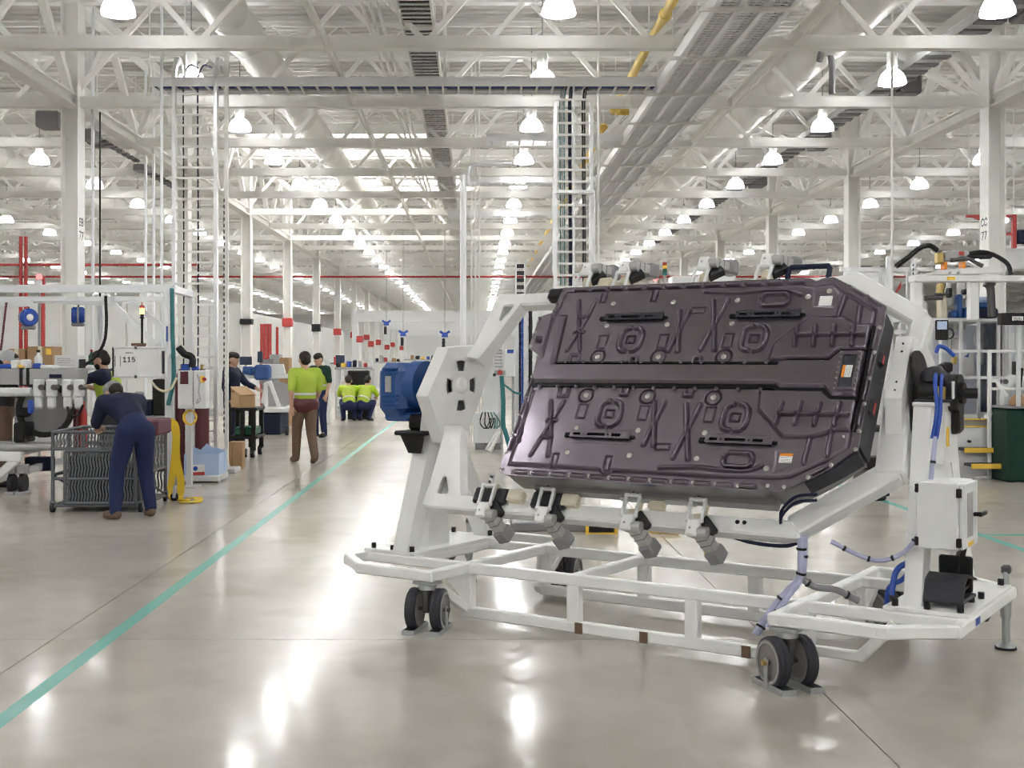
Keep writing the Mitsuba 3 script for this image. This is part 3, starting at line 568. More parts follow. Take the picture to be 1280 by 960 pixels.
        for u in (-.42, ): bead([(u - .03, W(.09)), (u - .03, W(.145)), (u + .03, W(.145)), (u + .03, W(.09))], .004, .007)
        for u in (-.345, .004): groove([(u - .017, W(.53)), (u + .017, W(.53)), (u + .019, W(.62)), (u - .017, W(.62))], .005, .006, True)
        groove([(-.645, W(.11)), (-.655, W(.60))], .004, .006); groove([(-.63, W(.11)), (-.64, W(.60))], .003, .005)
        bead([(.33, W(.583)), (.55, W(.567)), (.69, W(.576)), (.81, W(.578)), (.86, W(.568)), (.92, W(.54))], .007, .008)
        groove([(.272, W(.437)), (.359, W(.436)), (.361, W(.473)), (.274, W(.473))], .004, .006, True)
        # raised pads between the flange bolts
        if q < 0:
            for u in np.arange(-.62, .90, .1285): bead([(u + .022, -.748), (u + .10, -.748)], .008, .013)
        else:
            for u in np.arange(-.60, .90, .1285): bead([(u + .022, .552), (u + .10, .552)], .008, .013)
    # corner plates with labels, panels along the upper chamfer, ribs
    plateau([(.99, .497), (1.0, .372), (1.127, .362), (1.142, .45), (1.108, .503)], -.008, .008)
    plateau([(.972, -.535), (1.105, -.533), (1.107, -.572), (1.058, -.634), (.98, -.668)], -.008, .008)
    bead([(1.178, .455), (1.160, .30)], .007, .010); bead([(1.19, .45), (1.262, .395), (1.345, .345)], .006, .009); bead([(1.27, .37), (1.272, .255)], .007, .010)
    bead([(1.142, -.462), (1.136, -.604)], .007, .010); bead([(1.248, -.42), (1.25, -.55)], .007, .010)
    for a, b in (((1.167, -.671), (1.274, -.591)), ((1.182, .51), (1.29, .437)), ((1.30, .43), (1.39, .37))):
        a, b = np.array(a), np.array(b); bead([a + .2*(b - a), b - .2*(b - a)], .007, .012)
    for w0, w1 in ((-.36, -.26), (-.21, -.09), (-.05, .06), (.1, .22)): bead([(1.378, w0), (1.382, w1)], .009, .011)
    for w0, w1 in ((-.60, -.51), (-.48, -.38), (-.35, -.25), (-.22, -.11)): bead([(-.69, w0), (-.685, w1)], .007, .011)
    bead([(-.64, -.45), (-.63, -.49), (-.635, -.53), (-.625, -.55)], .006, .006)
    # keep cells inside the outline
    import shapely
    ok = shapely.contains_xy(OUTP.buffer(-.006), Uu.ravel(), Ww.ravel()).reshape(Uu.shape)
    H = np.maximum(H, -.014)
    H += .0006*(meshkit.noise(np.stack([Uu*9, Ww*9, Uu*0], -1)) - .5)
    idx = -np.ones(Uu.shape, int); idx[ok] = np.arange(ok.sum())
    c = ok[:-1, :-1] & ok[1:, :-1] & ok[:-1, 1:] & ok[1:, 1:]
    a, b, d, e = idx[:-1, :-1][c], idx[1:, :-1][c], idx[1:, 1:][c], idx[:-1, 1:][c]
    return trimesh.Trimesh(np.c_[Uu[ok], Ww[ok], N0 + H[ok] + .0012], np.vstack([np.c_[a, b, d], np.c_[a, d, e]]), process=False), lambda u, w: N0 + H[int(round((u + .80)/st)), int(round((w + .78)/st))]
lidm, lidz = lid_field()
part(pack, 'lid', moved(lidm, RING), 'm_lid', True)
part(pack, 'flange', R(prism(OUTP.difference(OUTP.buffer(-.035)), None, N0 - .012, N0)), 'm_lid')
def ring_part(poly, n0, n1): return R(prism(poly, None, n0, n1))
body = OUTP.buffer(-.03).buffer(.012)
tray = part(pack, 'tray', ring_part(body, .12, N0 - .022), 'm_tray', label='grey metal tray under the lid')
part(tray, 'bottom_plate', ring_part(OUTP.buffer(-.012).union(sbox(-.55, -.785, .97, -.70)).buffer(-.01), .055, .125), 'm_tray')
part(tray, 'seam', ring_part(OUTP.buffer(-.06), .052, .06), 'm_charcoal')
part(tray, 'tape', R(rb(.04, .30, -.7535, -.74, .225, .262, .001)), 'm_blue', label='blue tape on the tray edge')
part(tray, 'red_mark', R(prism([(1.16, -.672), (1.21, -.64), (1.205, -.632), (1.155, -.665)], None, .2, .235)), 'm_red')
part(tray, 'foil', R(rb(.02, .22, -.79, -.72, .06, .10, .01), rb(.30, .50, -.79, -.72, .06, .10, .01)), 'm_zinc')
for w0, w1 in ((.04, .13), (-.27, -.16)):
    k = part(tray, 'connector', R(rb(1.36, 1.412, w0, w1, .155, .235, .02)), 'm_black', label='black connector with red inset')
for w0, w1 in ((.06, .11), (-.25, -.18)): part(tray, 'inset', R(rb(1.408, 1.416, w0, w1, .185, .205, .002)), 'm_red')
part(tray, 'end_panel', ring_part(Polygon([(1.366, -.47), (1.392, -.47), (1.398, .36), (1.372, .36)]), .07, N0 - .011), 'm_charcoal', label='dark end panel')
part(tray, 'corner_block', R(prism([(1.15, -.70), (1.30, -.60), (1.40, -.52), (1.36, -.44), (1.1, -.62)], None, .14, .262)), 'm_charcoal')
# black strips that paint in shade along the spine edges and right end
def strip(name, pts, w, n): part(pack, name, R(prism(LineString(pts).buffer(w/2, cap_style=2), None, N0, n)), 'm_slot_shade', label='black strip painted in for shade')
strip('shade_strip', [(-.655, -.160), (.887, -.152), (.921, -.172), (1.166, -.172), (1.212, -.219), (1.352, -.219)], .024, N0 + .026)
strip('shade_strip', [(-.545, .002), (.878, .002)], .012, N0 + .022)
strip('shade_strip', [(1.366, -.40), (1.366, .24)], .013, N0 + .014)
# bolts, washers
bolt = lathe([(0, .012), (.006, .012), (.0075, .010), (.0075, .003), (.012, .002), (.012, 0)], (0, 0, 0), (0, 0, 1), 10)
def tmat(u, w, n): return RING @ mat4((1, 0, 0), (0, 1, 0), (0, 0, 1), (u, w, n))
def t4(M): return T4(M.tolist())
BOLT = mesh_dict(bolt, 'm_bolt', 40); BOLTD = mesh_dict(bolt, 'm_lid', 40)
for u in np.arange(-.60, .93, .1285): part(pack, 'bolt', {**BOLT, 'to_world': t4(tmat(u - .012, -.745, N0))}, None); part(pack, 'bolt', {**BOLTD, 'to_world': t4(tmat(u + .01, .556, N0))}, None)
for u, w in [(-.69, -.731), (-.703, -.62), (-.70, -.496), (-.697, -.365), (-.695, -.233), (-.692, -.091), (-.70, .05), (-.775, .132), (-.775, .24), (-.772, .34), (-.685, .39), (-.68, .45), (-.664, .55), (.962, -.735), (1.053, -.735), (1.167, -.675), (1.274, -.596), (1.384, -.50), (1.318, -.44), (1.385, -.395),
        (1.385, -.234), (1.386, -.08), (1.388, .08), (1.39, .235), (1.182, .51), (1.296, .437), (1.39, .37), (.985, .545)]:
    part(pack, 'bolt', {**(BOLT if w < .3 else BOLTD), 'to_world': t4(tmat(u, w, N0 + (.014 if abs(u - 1.318) < .01 else 0)))}, None)
wash = lathe([(0, .010), (.003, .010), (.004, .007), (.011, .007), (.016, .004), (.017, 0)], (0, 0, 0), (0, 0, 1), 18); WASH = mesh_dict(wash, 'm_bolt', 40)
for q in (1, -1):
    for u in (-.263, .141, .549):
        for w in (.133, .357, .517): part(pack, 'fastener', {**WASH, 'to_world': t4(tmat(u - (.012 if w > .4 and q < 0 else 0), WC + q*w, N0 + .016))}, None)
part(pack, 'fastener', {**WASH, 'to_world': t4(tmat(.966, .438, N0 + .016))}, None); part(pack, 'fastener', {**WASH, 'to_world': t4(tmat(.942, -.644, N0 + .016))}, None)
part(pack, 'fastener', {**WASH, 'to_world': t4(tmat(1.08, .475, N0 + .012))}, None)
for u in np.arange(-.60, .86, .1285):
    for w in (-.172, .004): part(pack, 'spine_bolt', {**BOLTD, 'to_world': t4(tmat(u, w, N0 + .026))}, None)
# lifting brackets
for q in (1, -1):
    for u0, u1 in ((-.275, .105), (.575, .945)):
        wc = .318 if q > 0 else -.492
        st = sbox(u0, wc - .016, u1, wc + .016).buffer(.006)
        holes = unary_union([sbox(u0 + .02, wc - .006, u0 + .06, wc + .004).buffer(.004), sbox(u0 + .11, wc - .006, u0 + .22, wc + .004).buffer(.004), sbox(u0 + .27, wc - .006, u0 + .32, wc + .004).buffer(.004), Point(u0 + .085, wc).buffer(.005), Point(u0 + .245, wc).buffer(.005)])
        b = part(pack, 'bracket', R(prism(st.difference(holes), None, N0 + .034, N0 + .040), prism(sbox(u0, wc - .016, u1, wc - .010), None, N0 + .012, N0 + .037)), 'm_lid' if q < 0 else 'm_charcoal', label='raised slotted bracket')
        part(b, 'shade_and_tabs', R(prism(sbox(u0, wc - .02, u1, wc + .014), None, N0 + .012, N0 + .024), rb(u0 - .05, u0, wc - .02, wc + .014, N0 + .01, N0 + .03, .008), rb(u1, u1 + .03, wc - .012, wc + .008, N0 + .01, N0 + .028, .006)), 'm_slot_shade')  # black plate paints in the shade under the strap; end tabs are black themselves
        part(b, 'weld_strip', R(rb(u0, u1, wc - .05, wc - .042, N0 + .014, N0 + .0185, .001), rb(u0, u1, wc + .04, wc + .046, N0 + .014, N0 + .0185, .001)), 'm_lid')
# cover box at the end of the spine with its frame, screws and label
cv = part(pack, 'cover', R(rb(1.228, 1.342, -.196, .062, N0 + .042, N0 + .052, .004)), 'm_lid')
part(cv, 'frame', R(prism(sbox(1.236, -.178, 1.332, .045).buffer(.006).difference(sbox(1.248, -.165, 1.320, .032)), None, N0 + .052, N0 + .060)), 'm_lid')
part(cv, 'panel', R(rb(1.249, 1.319, -.164, .031, N0 + .051, N0 + .055, .001)), 'm_charcoal')
for w in np.linspace(-.18, .048, 8):
    for u in (1.2335, 1.337): part(cv, 'screw', R(cyl((u, w, N0 + .05), (u, w, N0 + .066), .005, 8)), 'm_bolt')
def label(u0, u1, w0, w1, n, vert):
    k = part(pack, 'warning_label', R(rb(u0, u1, w0, w1, n, n + .001, .0003)), 'm_paper', label='white label with an orange band')
    part(k, 'band', R(rb(u0, u0 + .016, w0, w1, n, n + .0016, .0003) if vert else rb(u0, u1, w1 - .016, w1, n, n + .0016, .0003)), 'm_orange')
    for i in range(5):
        if vert: part(k, 'print', R(bx(u0 + .021 + i*.006, u0 + .023 + i*.006, w0 + .006, w1 - .006 - .012*(i % 2), n, n + .0014)), 'm_mid_grey')
        else: part(k, 'print', R(bx(u0 + .006, u1 - .006 - .014*(i % 2), w0 + .005 + i*.0065, w0 + .007 + i*.0065, n, n + .0014)), 'm_mid_grey')
label(1.254, 1.307, -.106, -.032, N0 + .055, True); label(.998, 1.068, -.602, -.547, N0 + .010, False)
part(pack, 'paper_label', R(rb(1.032, 1.105, .381, .445, N0 + .009, N0 + .010, .0003)), 'm_paper', label='blank white label')
# ---------------------------------------------------------------- overhead services: cable trays, pipes, hangers
def rail(p0, p1, h=.12, t=.03, m='m_galv', up=(0, 0, 1)): return bar(p0, p1, t, h, 0, up)
def tray(lb, p0, p1, w, side, rung=.23, rungs_stuff=False, m='m_galv', cables=()):
    """ladder tray between p0 and p1 (centres), side = unit vector across it"""
    k = thing('cable_tray', lb, 'cable tray'); p0, p1, s = map(lambda q: np.asarray(q, float), (p0, p1, side)); d = p1 - p0; L = np.linalg.norm(d); d /= L; up = np.cross(s, d); up = up if up[2] >= 0 else -up
    for q in (-1, 1): part(k, 'side_rail', bar(p0 + s*q*w/2, p1 + s*q*w/2, .03, .13, 0, up=tuple(up)), m)
    R_ = [bar(p0 + d*a - s*w/2 - up*.045, p0 + d*a + s*w/2 - up*.045, .028, .02, 0, up=tuple(up)) for a in np.arange(.1, L, rung)]
    if rungs_stuff: part(k, 'rungs', J(*R_), m, kind='stuff')
    else:
        for r_ in R_: part(k, 'rung', r_, 'm_steel_white')
    for off, r, cm in cables: part(k, 'cable', tube([p0 + s*off - up*.012, p0 + d*L*.5 + s*off*.95 - up*.016, p1 + s*off - up*.012], r, 6), cm)
    return k
YT = 18.0
CA = [(-.22, .014, 'm_navy'), (-.17, .016, 'm_black'), (-.12, .014, 'm_black'), (-.06, .014, 'm_navy'), (0, .016, 'm_blue_hose'), (.06, .014, 'm_navy'), (.12, .014, 'm_mid_grey'), (.18, .014, 'm_grey')]
tray('bright metal cable ladder tray running across the aisle at the top of the left riser', (-4.761, 18.25, 5.66), (2.62, 18.25, 5.66), .55, (0, 1, 0), .23, False, 'm_galv', CA)
tray('second metal cable tray running across to the long tray, behind the first', (0.143, 22.4, 5.60), (2.6, 22.4, 5.60), .5, (0, 1, 0), .25, False, 'm_galv', CA[:2])
tray('third metal cable tray running across to the long tray, further back', (-0.143, 27.8, 5.62), (2.6, 27.8, 5.62), .5, (0, 1, 0), .28, True)
tray('short metal cable tray across the aisle far behind the three others', (-0.858, 35, 5.7), (2.6, 35, 5.7), .5, (0, 1, 0), .3, True)
# long triple tray along the aisle
lt = thing('cable_tray', 'long wide ribbed metal cable tray running away along the aisle above the battery pack', 'cable tray')
for x in (2.60, 2.87, 3.16, 3.44): part(lt, 'side_rail', J(bx(x - .012, x + .012, 4, 80, 5.52, 5.68), bx(x - .03, x + .03, 4, 80, 5.50, 5.525)), 'm_galv')
for x0, x1 in ((2.62, 2.86), (2.89, 3.15), (3.18, 3.43)): part(lt, 'rungs', J(*[bx(x0, x1, y, y + .035, 5.535, 5.55) for y in np.arange(6, 46, .11)], *[bx(x0, x1, y, y + .04, 5.535, 5.55) for y in np.arange(46, 80, .3)]), 'm_galv', kind='stuff')
for x, m in ((2.72, 'm_black'), (2.8, 'm_grey'), (3.02, 'm_grey'), (3.1, 'm_black'), (3.3, 'm_grey'), (3.38, 'm_navy')): part(lt, 'cable', cyl((x, 5, 5.575), (x, 80, 5.575), .018, 6), m)
for i, y in enumerate(np.arange(9.2, 45, 2.2)):
    part(lt, 'hanger', J(bx(2.42, 3.62, y - .02, y + .02, 5.455, 5.495), bx(2.47, 2.485, y - .008, y + .008, 5.49, 7.5), bx(3.55, 3.565, y - .008, y + .008, 5.49, 7.5)), 'm_steel_white')
# brown grey louvred strip along the aisle
bt = thing('cable_tray', 'dark filled ladder tray running away along the aisle left of the centre lamps', 'cable tray')
for x in (-1.03, -.60): part(bt, 'side_rail', bx(x - .015, x + .015, 5, 70, 6.10, 6.24), 'm_steel_white')
part(bt, 'rungs', J(*[bx(-1.02, -.61, y, y + .03, 6.10, 6.12) for y in np.arange(7, 70, .2)]), 'm_steel_white', kind='stuff')
part(bt, 'cover', bx(-1.0, -.62, 5, 70, 6.14, 6.16), 'm_charcoal')
for y in np.arange(9, 60, 3.81): part(bt, 'hanger', J(bx(-1.06, -1.045, y, y + .015, 6.1, 7.6), bx(-.585, -.57, y, y + .015, 6.1, 7.6), bx(-1.1, -.55, y, y + .03, 6.07, 6.1)), 'm_steel_white')
for i, x in enumerate((-1.50, -1.40, -1.30)): solo('conduit', 'thin white conduit along the aisle under the roof, %s of three' % ('left', 'middle', 'right')[i], 'conduit', cyl((x, YW0, 6.2), (x, 80, 6.2), .025, 8), 'm_steel_white', 40)
# yellow gas pipe in flanged lengths
yp = thing('gas_pipe', 'yellow gas pipe running along the aisle left of the long cable tray', 'pipe')
for y0, y1 in ((8, 22.2), (24.2, 29), (31, 60)): part(yp, 'pipe', cyl((2.44, y0, 6.14), (2.44, y1, 6.14), .065, 16), 'm_yellow_pipe', 40)
for y in (16.2, 22.2, 24.2): part(yp, 'fitting', J(lathe([(.066, -.06), (.085, -.05), (.085, .05), (.066, .06)], (2.44, y, 6.14), (0, 1, 0), 16)), 'm_yellow_pipe', 40)
part(yp, 'elbow', tube([(2.44, 22.2, 6.14), (2.44, 22.5, 6.14), (2.58, 22.65, 6.16), (2.75, 22.65, 6.16)], .065, 12, 5), 'm_yellow_pipe', 40)
# red sprinkler mains
solo('sprinkler_pipe', 'thin red sprinkler pipe crossing the whole far hall under the roof', 'pipe', cyl((-24, 58, 5.467), (30, 58, 5.467), .05, 10), 'm_red', 40)
solo('sprinkler_pipe', 'thin red sprinkler pipe in the left bay above the workstation', 'pipe', cyl((-24, 44, 4.971), (-10, 44, 4.971), .045, 10), 'm_red', 40)
solo('sprinkler_pipe', 'thin red sprinkler pipe beside the far end of the left columns', 'pipe', cyl((-24, 50, 6.553), (-15.5, 50, 6.553), .05, 10), 'm_red', 40)
# cable runway in the right bay: dark strip with equipment boxes
rw = thing('cable_runway', 'dark metal cable runway with boxes rising along the right bay under the roof', 'cable runway')
part(rw, 'runway', J(bx(6.85, 7.25, 14, 60, 6.30, 6.42)), 'm_mid_grey')
part(rw, 'rungs', J(*[bx(6.85, 7.25, y, y + .18, 6.27, 6.30) for y in np.arange(14, 50, .5)]), 'm_dark_steel', kind='stuff')
for y in (16.5, 21.5, 27, 33): part(rw, 'junction_box', rb(7.3, 7.7, y, y + .6, 6.25, 6.6, .03), 'm_dark_steel')
for i, (px, y, z, w, h) in enumerate(((-7.214, 20.9, 5.52, .19, .27), (-6.87, 22, 5.496, .11, .2), (-7.045, 26, 5.558, .15, .14))):
    s = thing('ventilation_box', 'dark grey box hanging under the roof in the left bay, %s' % ('left of the nearest column', 'right of the nearest column', 'smallest and furthest')[i], 'ventilation box')
    part(s, 'box', rb(px - w, px + w, y - .2, y + .2, z, z + h, .02), 'm_grey'); part(s, 'hanger', J(bx(px - w, px - w + .015, y, y + .015, z + h, 7.7), bx(px + w - .015, px + w, y, y + .015, z + h, 7.7)), 'm_steel_white')
    parts(s, 'runway', [bx(px - w + .05, px + w - .05, y + .3 + q*.35, y + .5 + q*.35, z + h - .1, z + h - .05) for q in range(8)], 'm_dark_steel')
# risers: vertical ladders with cables
def riser(lb, x0, x1, y, z0, z1, curl, pitch, cables, m='m_alu'):
    k = thing('cable_ladder', lb, 'cable ladder')
    for x in (x0, x1):
        pts = [(x, y, z0), (x, y, z1 - .25)]
        if curl: pts += [(x, y + .04, z1 - .08), (x, y + .16, z1 + .06), (x, y + .34, z1 + .08), (x, y + .5, z1 - .02)]
        part(k, 'side_rail', sweep(pts, [(-.025, -.055), (.025, -.055), (.025, .055), (-.025, .055)]), m)
    for z in np.arange(z0 + .1, z1 - .2, pitch): part(k, 'rung', bx(x0, x1, y - .016, y + .014, z, z + .032), 'm_steel_white')
    for off, r, cm in cables: part(k, 'cable', tube([(x0 + off, y + .03, z0 + .2), (x0 + off + .01, y + .03, (z0 + z1)/2), (x0 + off, y + .035, z1 - .45), (x0 + off + .01, y + .05, z1 - .2), (x0 + off + .05, y + .2, z1), (x0 + off + .12, y + .45, z1 + .02)], r, 6, 5), cm, 40)
    return k
riser('tall aluminium cable ladder with hooked top rising beside the left workstation', -4.413, -3.809, 18.0, 0.02, 5.95, True, .153, [(.12, .010, 'm_black'), (.33, .011, 'm_navy')])
k = riser('aluminium cable ladder full of blue and black cables dropping behind the pack from the tray', 1.115, 1.637, 18.0, 0.02, 5.62, False, .17, [(.07, .008, 'm_teal_dark'), (.1, .012, 'm_mid_grey'), (.13, .008, 'm_teal_dark'), (.2, .012, 'm_navy'), (.225, .012, 'm_navy'), (.40, .014, 'm_black'), (.43, .010, 'm_black')])
part(k, 'side_rail', bx(1.382 - .015, 1.382 + .015, 17.96, 18.0, .02, 5.6), 'm_alu')
part(k, 'collar', J(bx(1.068, 1.684, 17.86, 17.9, 4.031, 4.077), bx(1.068, 1.092, 17.86, 17.9, 2.846, 4.065), bx(1.661, 1.684, 17.86, 17.9, 2.846, 4.065)), 'm_alu')
# drop wires and pipes
def rod(lb, x, y, z0, z1, r=.012, m='m_steel_white', name='drop_pipe'): return solo(name, lb, 'drop pipe', cyl((x, y, z0), (x, y, z1), r, 8), m, 40)
rod('long thin white wire dropping from the roof to the machine cell, right of the pack', 5.67, 17, 2.6, 7.6, .016)
rod('thin white wire dropping past the nearest centre lamp to the cable tray', 0.98, 14.6, 5.6, 7.6, .008)
rod('pale blue conduit dropping beside the hooked cable ladder', -4.471, 17.5, 1.0, 7.6, .022, 'm_galv')
rod('thin white wire dropping through the hooked cable ladder', -4.025, 17.0, 5.5, 7.6, .012)
rod('thin white rod holding the left end of the cross tray', -4.773, 18.0, 5.6, 7.6, .012)
rod('white rod left of centre holding the cross tray', -0.488, 18.3, 5.6, 7.6, .02)
rod('white conduit dropping right of the second cable ladder', 1.839, 19.0, 0, 7.6, .018)
rod('thick grey conduit dropping in the middle of the hall', -0.294, 24, 0, 5.2, .06, 'm_galv')
solo('conduit_bend', 'grey conduit bending over at the top of the middle drop', 'conduit', tube([(-0.201, 24, 5.0), (-0.201, 24, 5.25), (-0.046, 24, 5.4), (0.65, 24, 5.42)], .05, 10, 5), 'm_galv', 40)
for i, px in enumerate((588, 594, 598)): rod('thin white conduit beside the thick middle drop, %s of three' % ('first', 'second', 'third')[i], 0 + (-10 + 5*i)/1550*24 + .02, 24.1, 0, 7.6, .014)
for i, (px, y) in enumerate(((116, 21), (125, 20.8), (182, 25), (192, 25))): rod('drop pipe beside the nearest left column, %s' % ('white, nearest the column', 'black', 'pale, third from the column', 'pale, fourth from the column')[i], [-6.53, -6.347, -6.71, -6.548][i], y, 0, [7.6, 5.78, 7.6, 7.6][i], [.03, .015, .03, .03][i], ['m_galv', 'm_black', 'm_galv', 'm_galv'][i])
solo('roof_drain', 'dark bent pipe hooking over the right air duct', 'pipe', tube([(5.222, 19, 6.2), (5.271, 19, 6.36), (5.381, 19, 6.32), (5.418, 19, 6.1), (5.418, 19, 5.7)], .05, 10, 6), 'm_grey', 40)
# ---------------------------------------------------------------- left workstation
def profile(p0, p1, w=.09, m='m_alu'):
    """slotted aluminium profile: square bar with a groove line on each face"""
    p0, p1 = np.asarray(p0, float), np.asarray(p1, float); M, L = frame_of(p0, p1)
    a, g = w/2, w*.09; d = w*.06
    sec = []
    for q in range(4):
        c, s = [(1, 0), (0, 1), (-1, 0), (0, -1)][q]
        for x, y in ((a, -a), (a, -g), (a - d, -g), (a - d, g), (a, g)): sec.append((c*x - s*y, s*x + c*y))
    m_ = trimesh.creation.extrude_polygon(Polygon(sec), L, engine='earcut'); m_.apply_transform(M @ mat4((0, 1, 0), (0, 0, 1), (1, 0, 0))); return m_
ws = thing('workstation_frame', 'aluminium profile frame of the left workstation with diagonal braces, carrying tool balancers', 'workstation frame')
YW = 16.0
zt = 2.548
part(ws, 'beam', profile((-7.6, YW, zt), (-4.015, YW, zt), .10), 'm_alu'); part(ws, 'beam', profile((-7.6, YW, zt - .13), (-4.046, YW, zt - .13), .06), 'm_alu')
part(ws, 'beam', profile((-5.812, YW, zt - .14), (-4.934, YW + 1.1, zt - .14), .08), 'm_alu'); part(ws, 'beam', profile((-7.6, YW - .6, 2.375), (-5.544, YW - .6, 2.336), .09), 'm_alu')
part(ws, 'post', profile((-3.985, YW, 0), (-3.985, YW, zt + .06), .10), 'm_alu'); part(ws, 'post', profile((-4.029, 17.3, 0), (-4.029, 17.3, 2.565), .10), 'm_alu')
part(ws, 'post', profile((-5.238, 17.2, 0), (-5.238, 17.2, zt - .1), .08), 'm_alu')
part(ws, 'beam', profile((-3.964, YW, zt), (-4.018, 17.3, zt), .09), 'm_alu')
part(ws, 'brace', profile((-4.831, YW, 2.476), (-4.15, YW, 1.825), .06), 'm_alu'); part(ws, 'brace', profile((-4.712, 16.6, 2.464), (-4.177, 16.6, 2.025), .06), 'm_alu')
part(ws, 'green_hose', tube([(-3.929, 15.9, zt), (-3.924, 15.9, 2.0), (-3.908, 15.9, 1.4), (-3.98, 15.9, 1.05)], .028, 8, 6), 'm_teal_dark', 40)
part(ws, 'label_strip', bx(-4.013, -3.994, 15.935, 15.94, 1.867, 2.063), 'm_blue')
part(ws, 'cable', tube([(-4.75, 15.8, zt - .1), (-4.74, 15.8, 2.1), (-4.771, 15.8, 1.85), (-4.893, 15.8, 1.66), (-5.025, 15.8, 1.56)], .02, 8, 6), 'm_black', 40)
part(ws, 'cable', tube([(-5.824, 15.3, 2.341), (-5.863, 15.3, 2.0), (-5.893, 15.3, 1.75)], .014, 6, 5), 'm_burgundy', 40)
for i, (px, py, yy) in enumerate(((-5.589, 2.157, 15.4), (-5.36, 2.228, 16.6))):
    b = thing('tool_balancer', 'blue tool balancer hanging from the workstation beam, %s' % ('left one showing its white disc', 'right one seen edge-on')[i], 'tool balancer')
    ax = (.55, -.83, 0) if i == 0 else (.95, .3, 0); a = np.array(ax)/np.linalg.norm(ax); o = np.array([px, yy, py])
    part(b, 'drum', lathe([(0, -.085), (.09, -.085), (.11, -.06), (.11, .06), (.09, .085), (0, .085)], o, a, 24), 'm_blue', 40)
    part(b, 'cap', lathe([(0, .09), (.035, .09), (.05, .08)], o, a, 16), 'm_paper', 40)
    part(b, 'collar', lathe([(.112, -.012), (.116, 0), (.112, .012)], o, a, 24), 'm_mid_grey')
    part(b, 'hook', tube([o + [0, 0, .10], o + [.01, 0, .15], o + [0, 0, .20]], .012, 6), 'm_dark_steel'); part(b, 'nozzle', rb(o[0] - .08, o[0] + .08, o[1] - .05, o[1] + .05, o[2] - .15, o[2] - .10, .015), 'm_grey')
# stack light and sign board
sl = thing('signal_lamp', 'signal lamp with lit orange lens on a black pole above the sign board', 'signal lamp')
xs = -4.069
part(sl, 'pole', cyl((xs, 15, 1.805), (xs, 15, 2.153), .014, 8), 'm_black'); part(sl, 'base', lathe([(.03, 0), (.02, .02), (.022, .05), (.0, .05)], (xs, 15, 2.134), (0, 0, 1), 12), 'm_black')
part(sl, 'lens', lathe([(0, 0), (.028, 0), (.028, .075), (0, .08)], (xs, 15, 2.187), (0, 0, 1), 14), 'm_orange', 40, emitter=emit((3.2, 1.1, .35))); part(sl, 'cap', lathe([(.03, 0), (.03, .03), (.006, .035), (.005, .07), (0, .07)], (xs, 15, 2.26), (0, 0, 1), 14), 'm_red')
part(sl, 'bracket', rb(xs - .12, xs + .04, 14.95, 15.05, 1.795, 1.834, .004), 'm_brown')
sg = thing('sign_board', 'white board in a metal frame with a paper sheet reading 115', 'sign board')
x0, x1, z0, z1 = -4.25, -3.623, 1.427, 1.785
part(sg, 'board', rb(x0, x1, 14.4, 14.43, z0, z1, .004), 'm_paper')
for a in ((x0, x1, z1 - .02, z1), (x0, x1, z0, z0 + .02), (x1 - .02, x1, z0, z1)): part(sg, 'frame', rb(a[0], a[1], 14.385, 14.42, a[2], a[3], .004), 'm_alu')
part(sg, 'frame', rb(x0, x0 + .018, 14.385, 14.42, z0, z1, .003), 'm_black')
part(sg, 'sheet', rb(-4.125, -3.967, 14.394, 14.397, 1.418, 1.794, .0005), 'm_paper')
text(sg, 'lettering', '115', .058, FRONT(-4.055, 14.3935, 1.636), 'm_black', .001, True); text(sg, 'lettering', 'TRAVEL', .017, FRONT(-4.055, 14.3935, 1.715), 'm_ink', .001, True)
for px in (-4.218, -4.157): part(sg, 'mark', rb(px - .006, px + .006, 14.396, 14.399, 1.557, 1.678, .001), 'm_mid_grey')
part(sg, 'clip_strip', rb(-3.67, -3.642, 14.38, 14.4, 1.473, 1.734, .003), 'm_charcoal')
for pz in (z0 + .01, z1 - .01): part(sg, 'clamp', rb(-3.99, -3.962, 14.37, 14.4, pz - .016, pz + .016, .004), 'm_dark_steel')
part(sg, 'arm', bar((x1, 14.45, z1 - .1), (-3.985, 15.95, z1 - .1), .04), 'm_alu')
# gas cylinders with a data panel, hoses
gp = thing('equipment_cabinet', 'white equipment cabinet with papers and a coiled lead, hung on the workstation post', 'cabinet')
part(gp, 'box', rb(-3.809, -3.454, 15.7, 15.95, 1.012, 1.498, .006), 'm_machine_white')
part(gp, 'stand', J(bx(-3.734, -3.672, 15.85, 15.95, 0, 1.065), cb(-3.703, 15.9, .01, .25, .25, .02)), 'm_alu')
part(gp, 'paper', rb(-3.798, -3.626, 15.69, 15.695, 1.063, 1.316, .0005), 'm_paper'); part(gp, 'photo_print', rb(-3.773, -3.672, 15.69, 15.695, 1.326, 1.483, .001), 'm_maroon')
part(gp, 'seam', rb(-3.61, -3.604, 15.692, 15.70, 1.012, 1.498, .0005), 'm_grey')
part(gp, 'lead', tube([(-3.555, 15.68, 1.447), (-3.525, 15.67, 1.346), (-3.535, 15.67, 1.225), (-3.515, 15.67, 1.123), (-3.565, 15.67, 1.083), (-3.535, 15.67, 1.144)], .008, 6, 6), 'm_mid_grey', 40)
part(gp, 'switch', J(rb(-3.515, -3.464, 15.67, 15.70, 1.346, 1.427, .004)), 'm_yellow'); part(gp, 'knob', cyl((-3.464, 15.66, 1.387), (-3.464, 15.7, 1.387), .025, 12), 'm_red')
part(gp, 'valve', J(rb(-3.792, -3.69, 15.8, 15.9, 1.497, 1.579, .01), rb(-3.659, -3.578, 15.8, 15.9, 1.497, 1.548, .01)), 'm_blue')
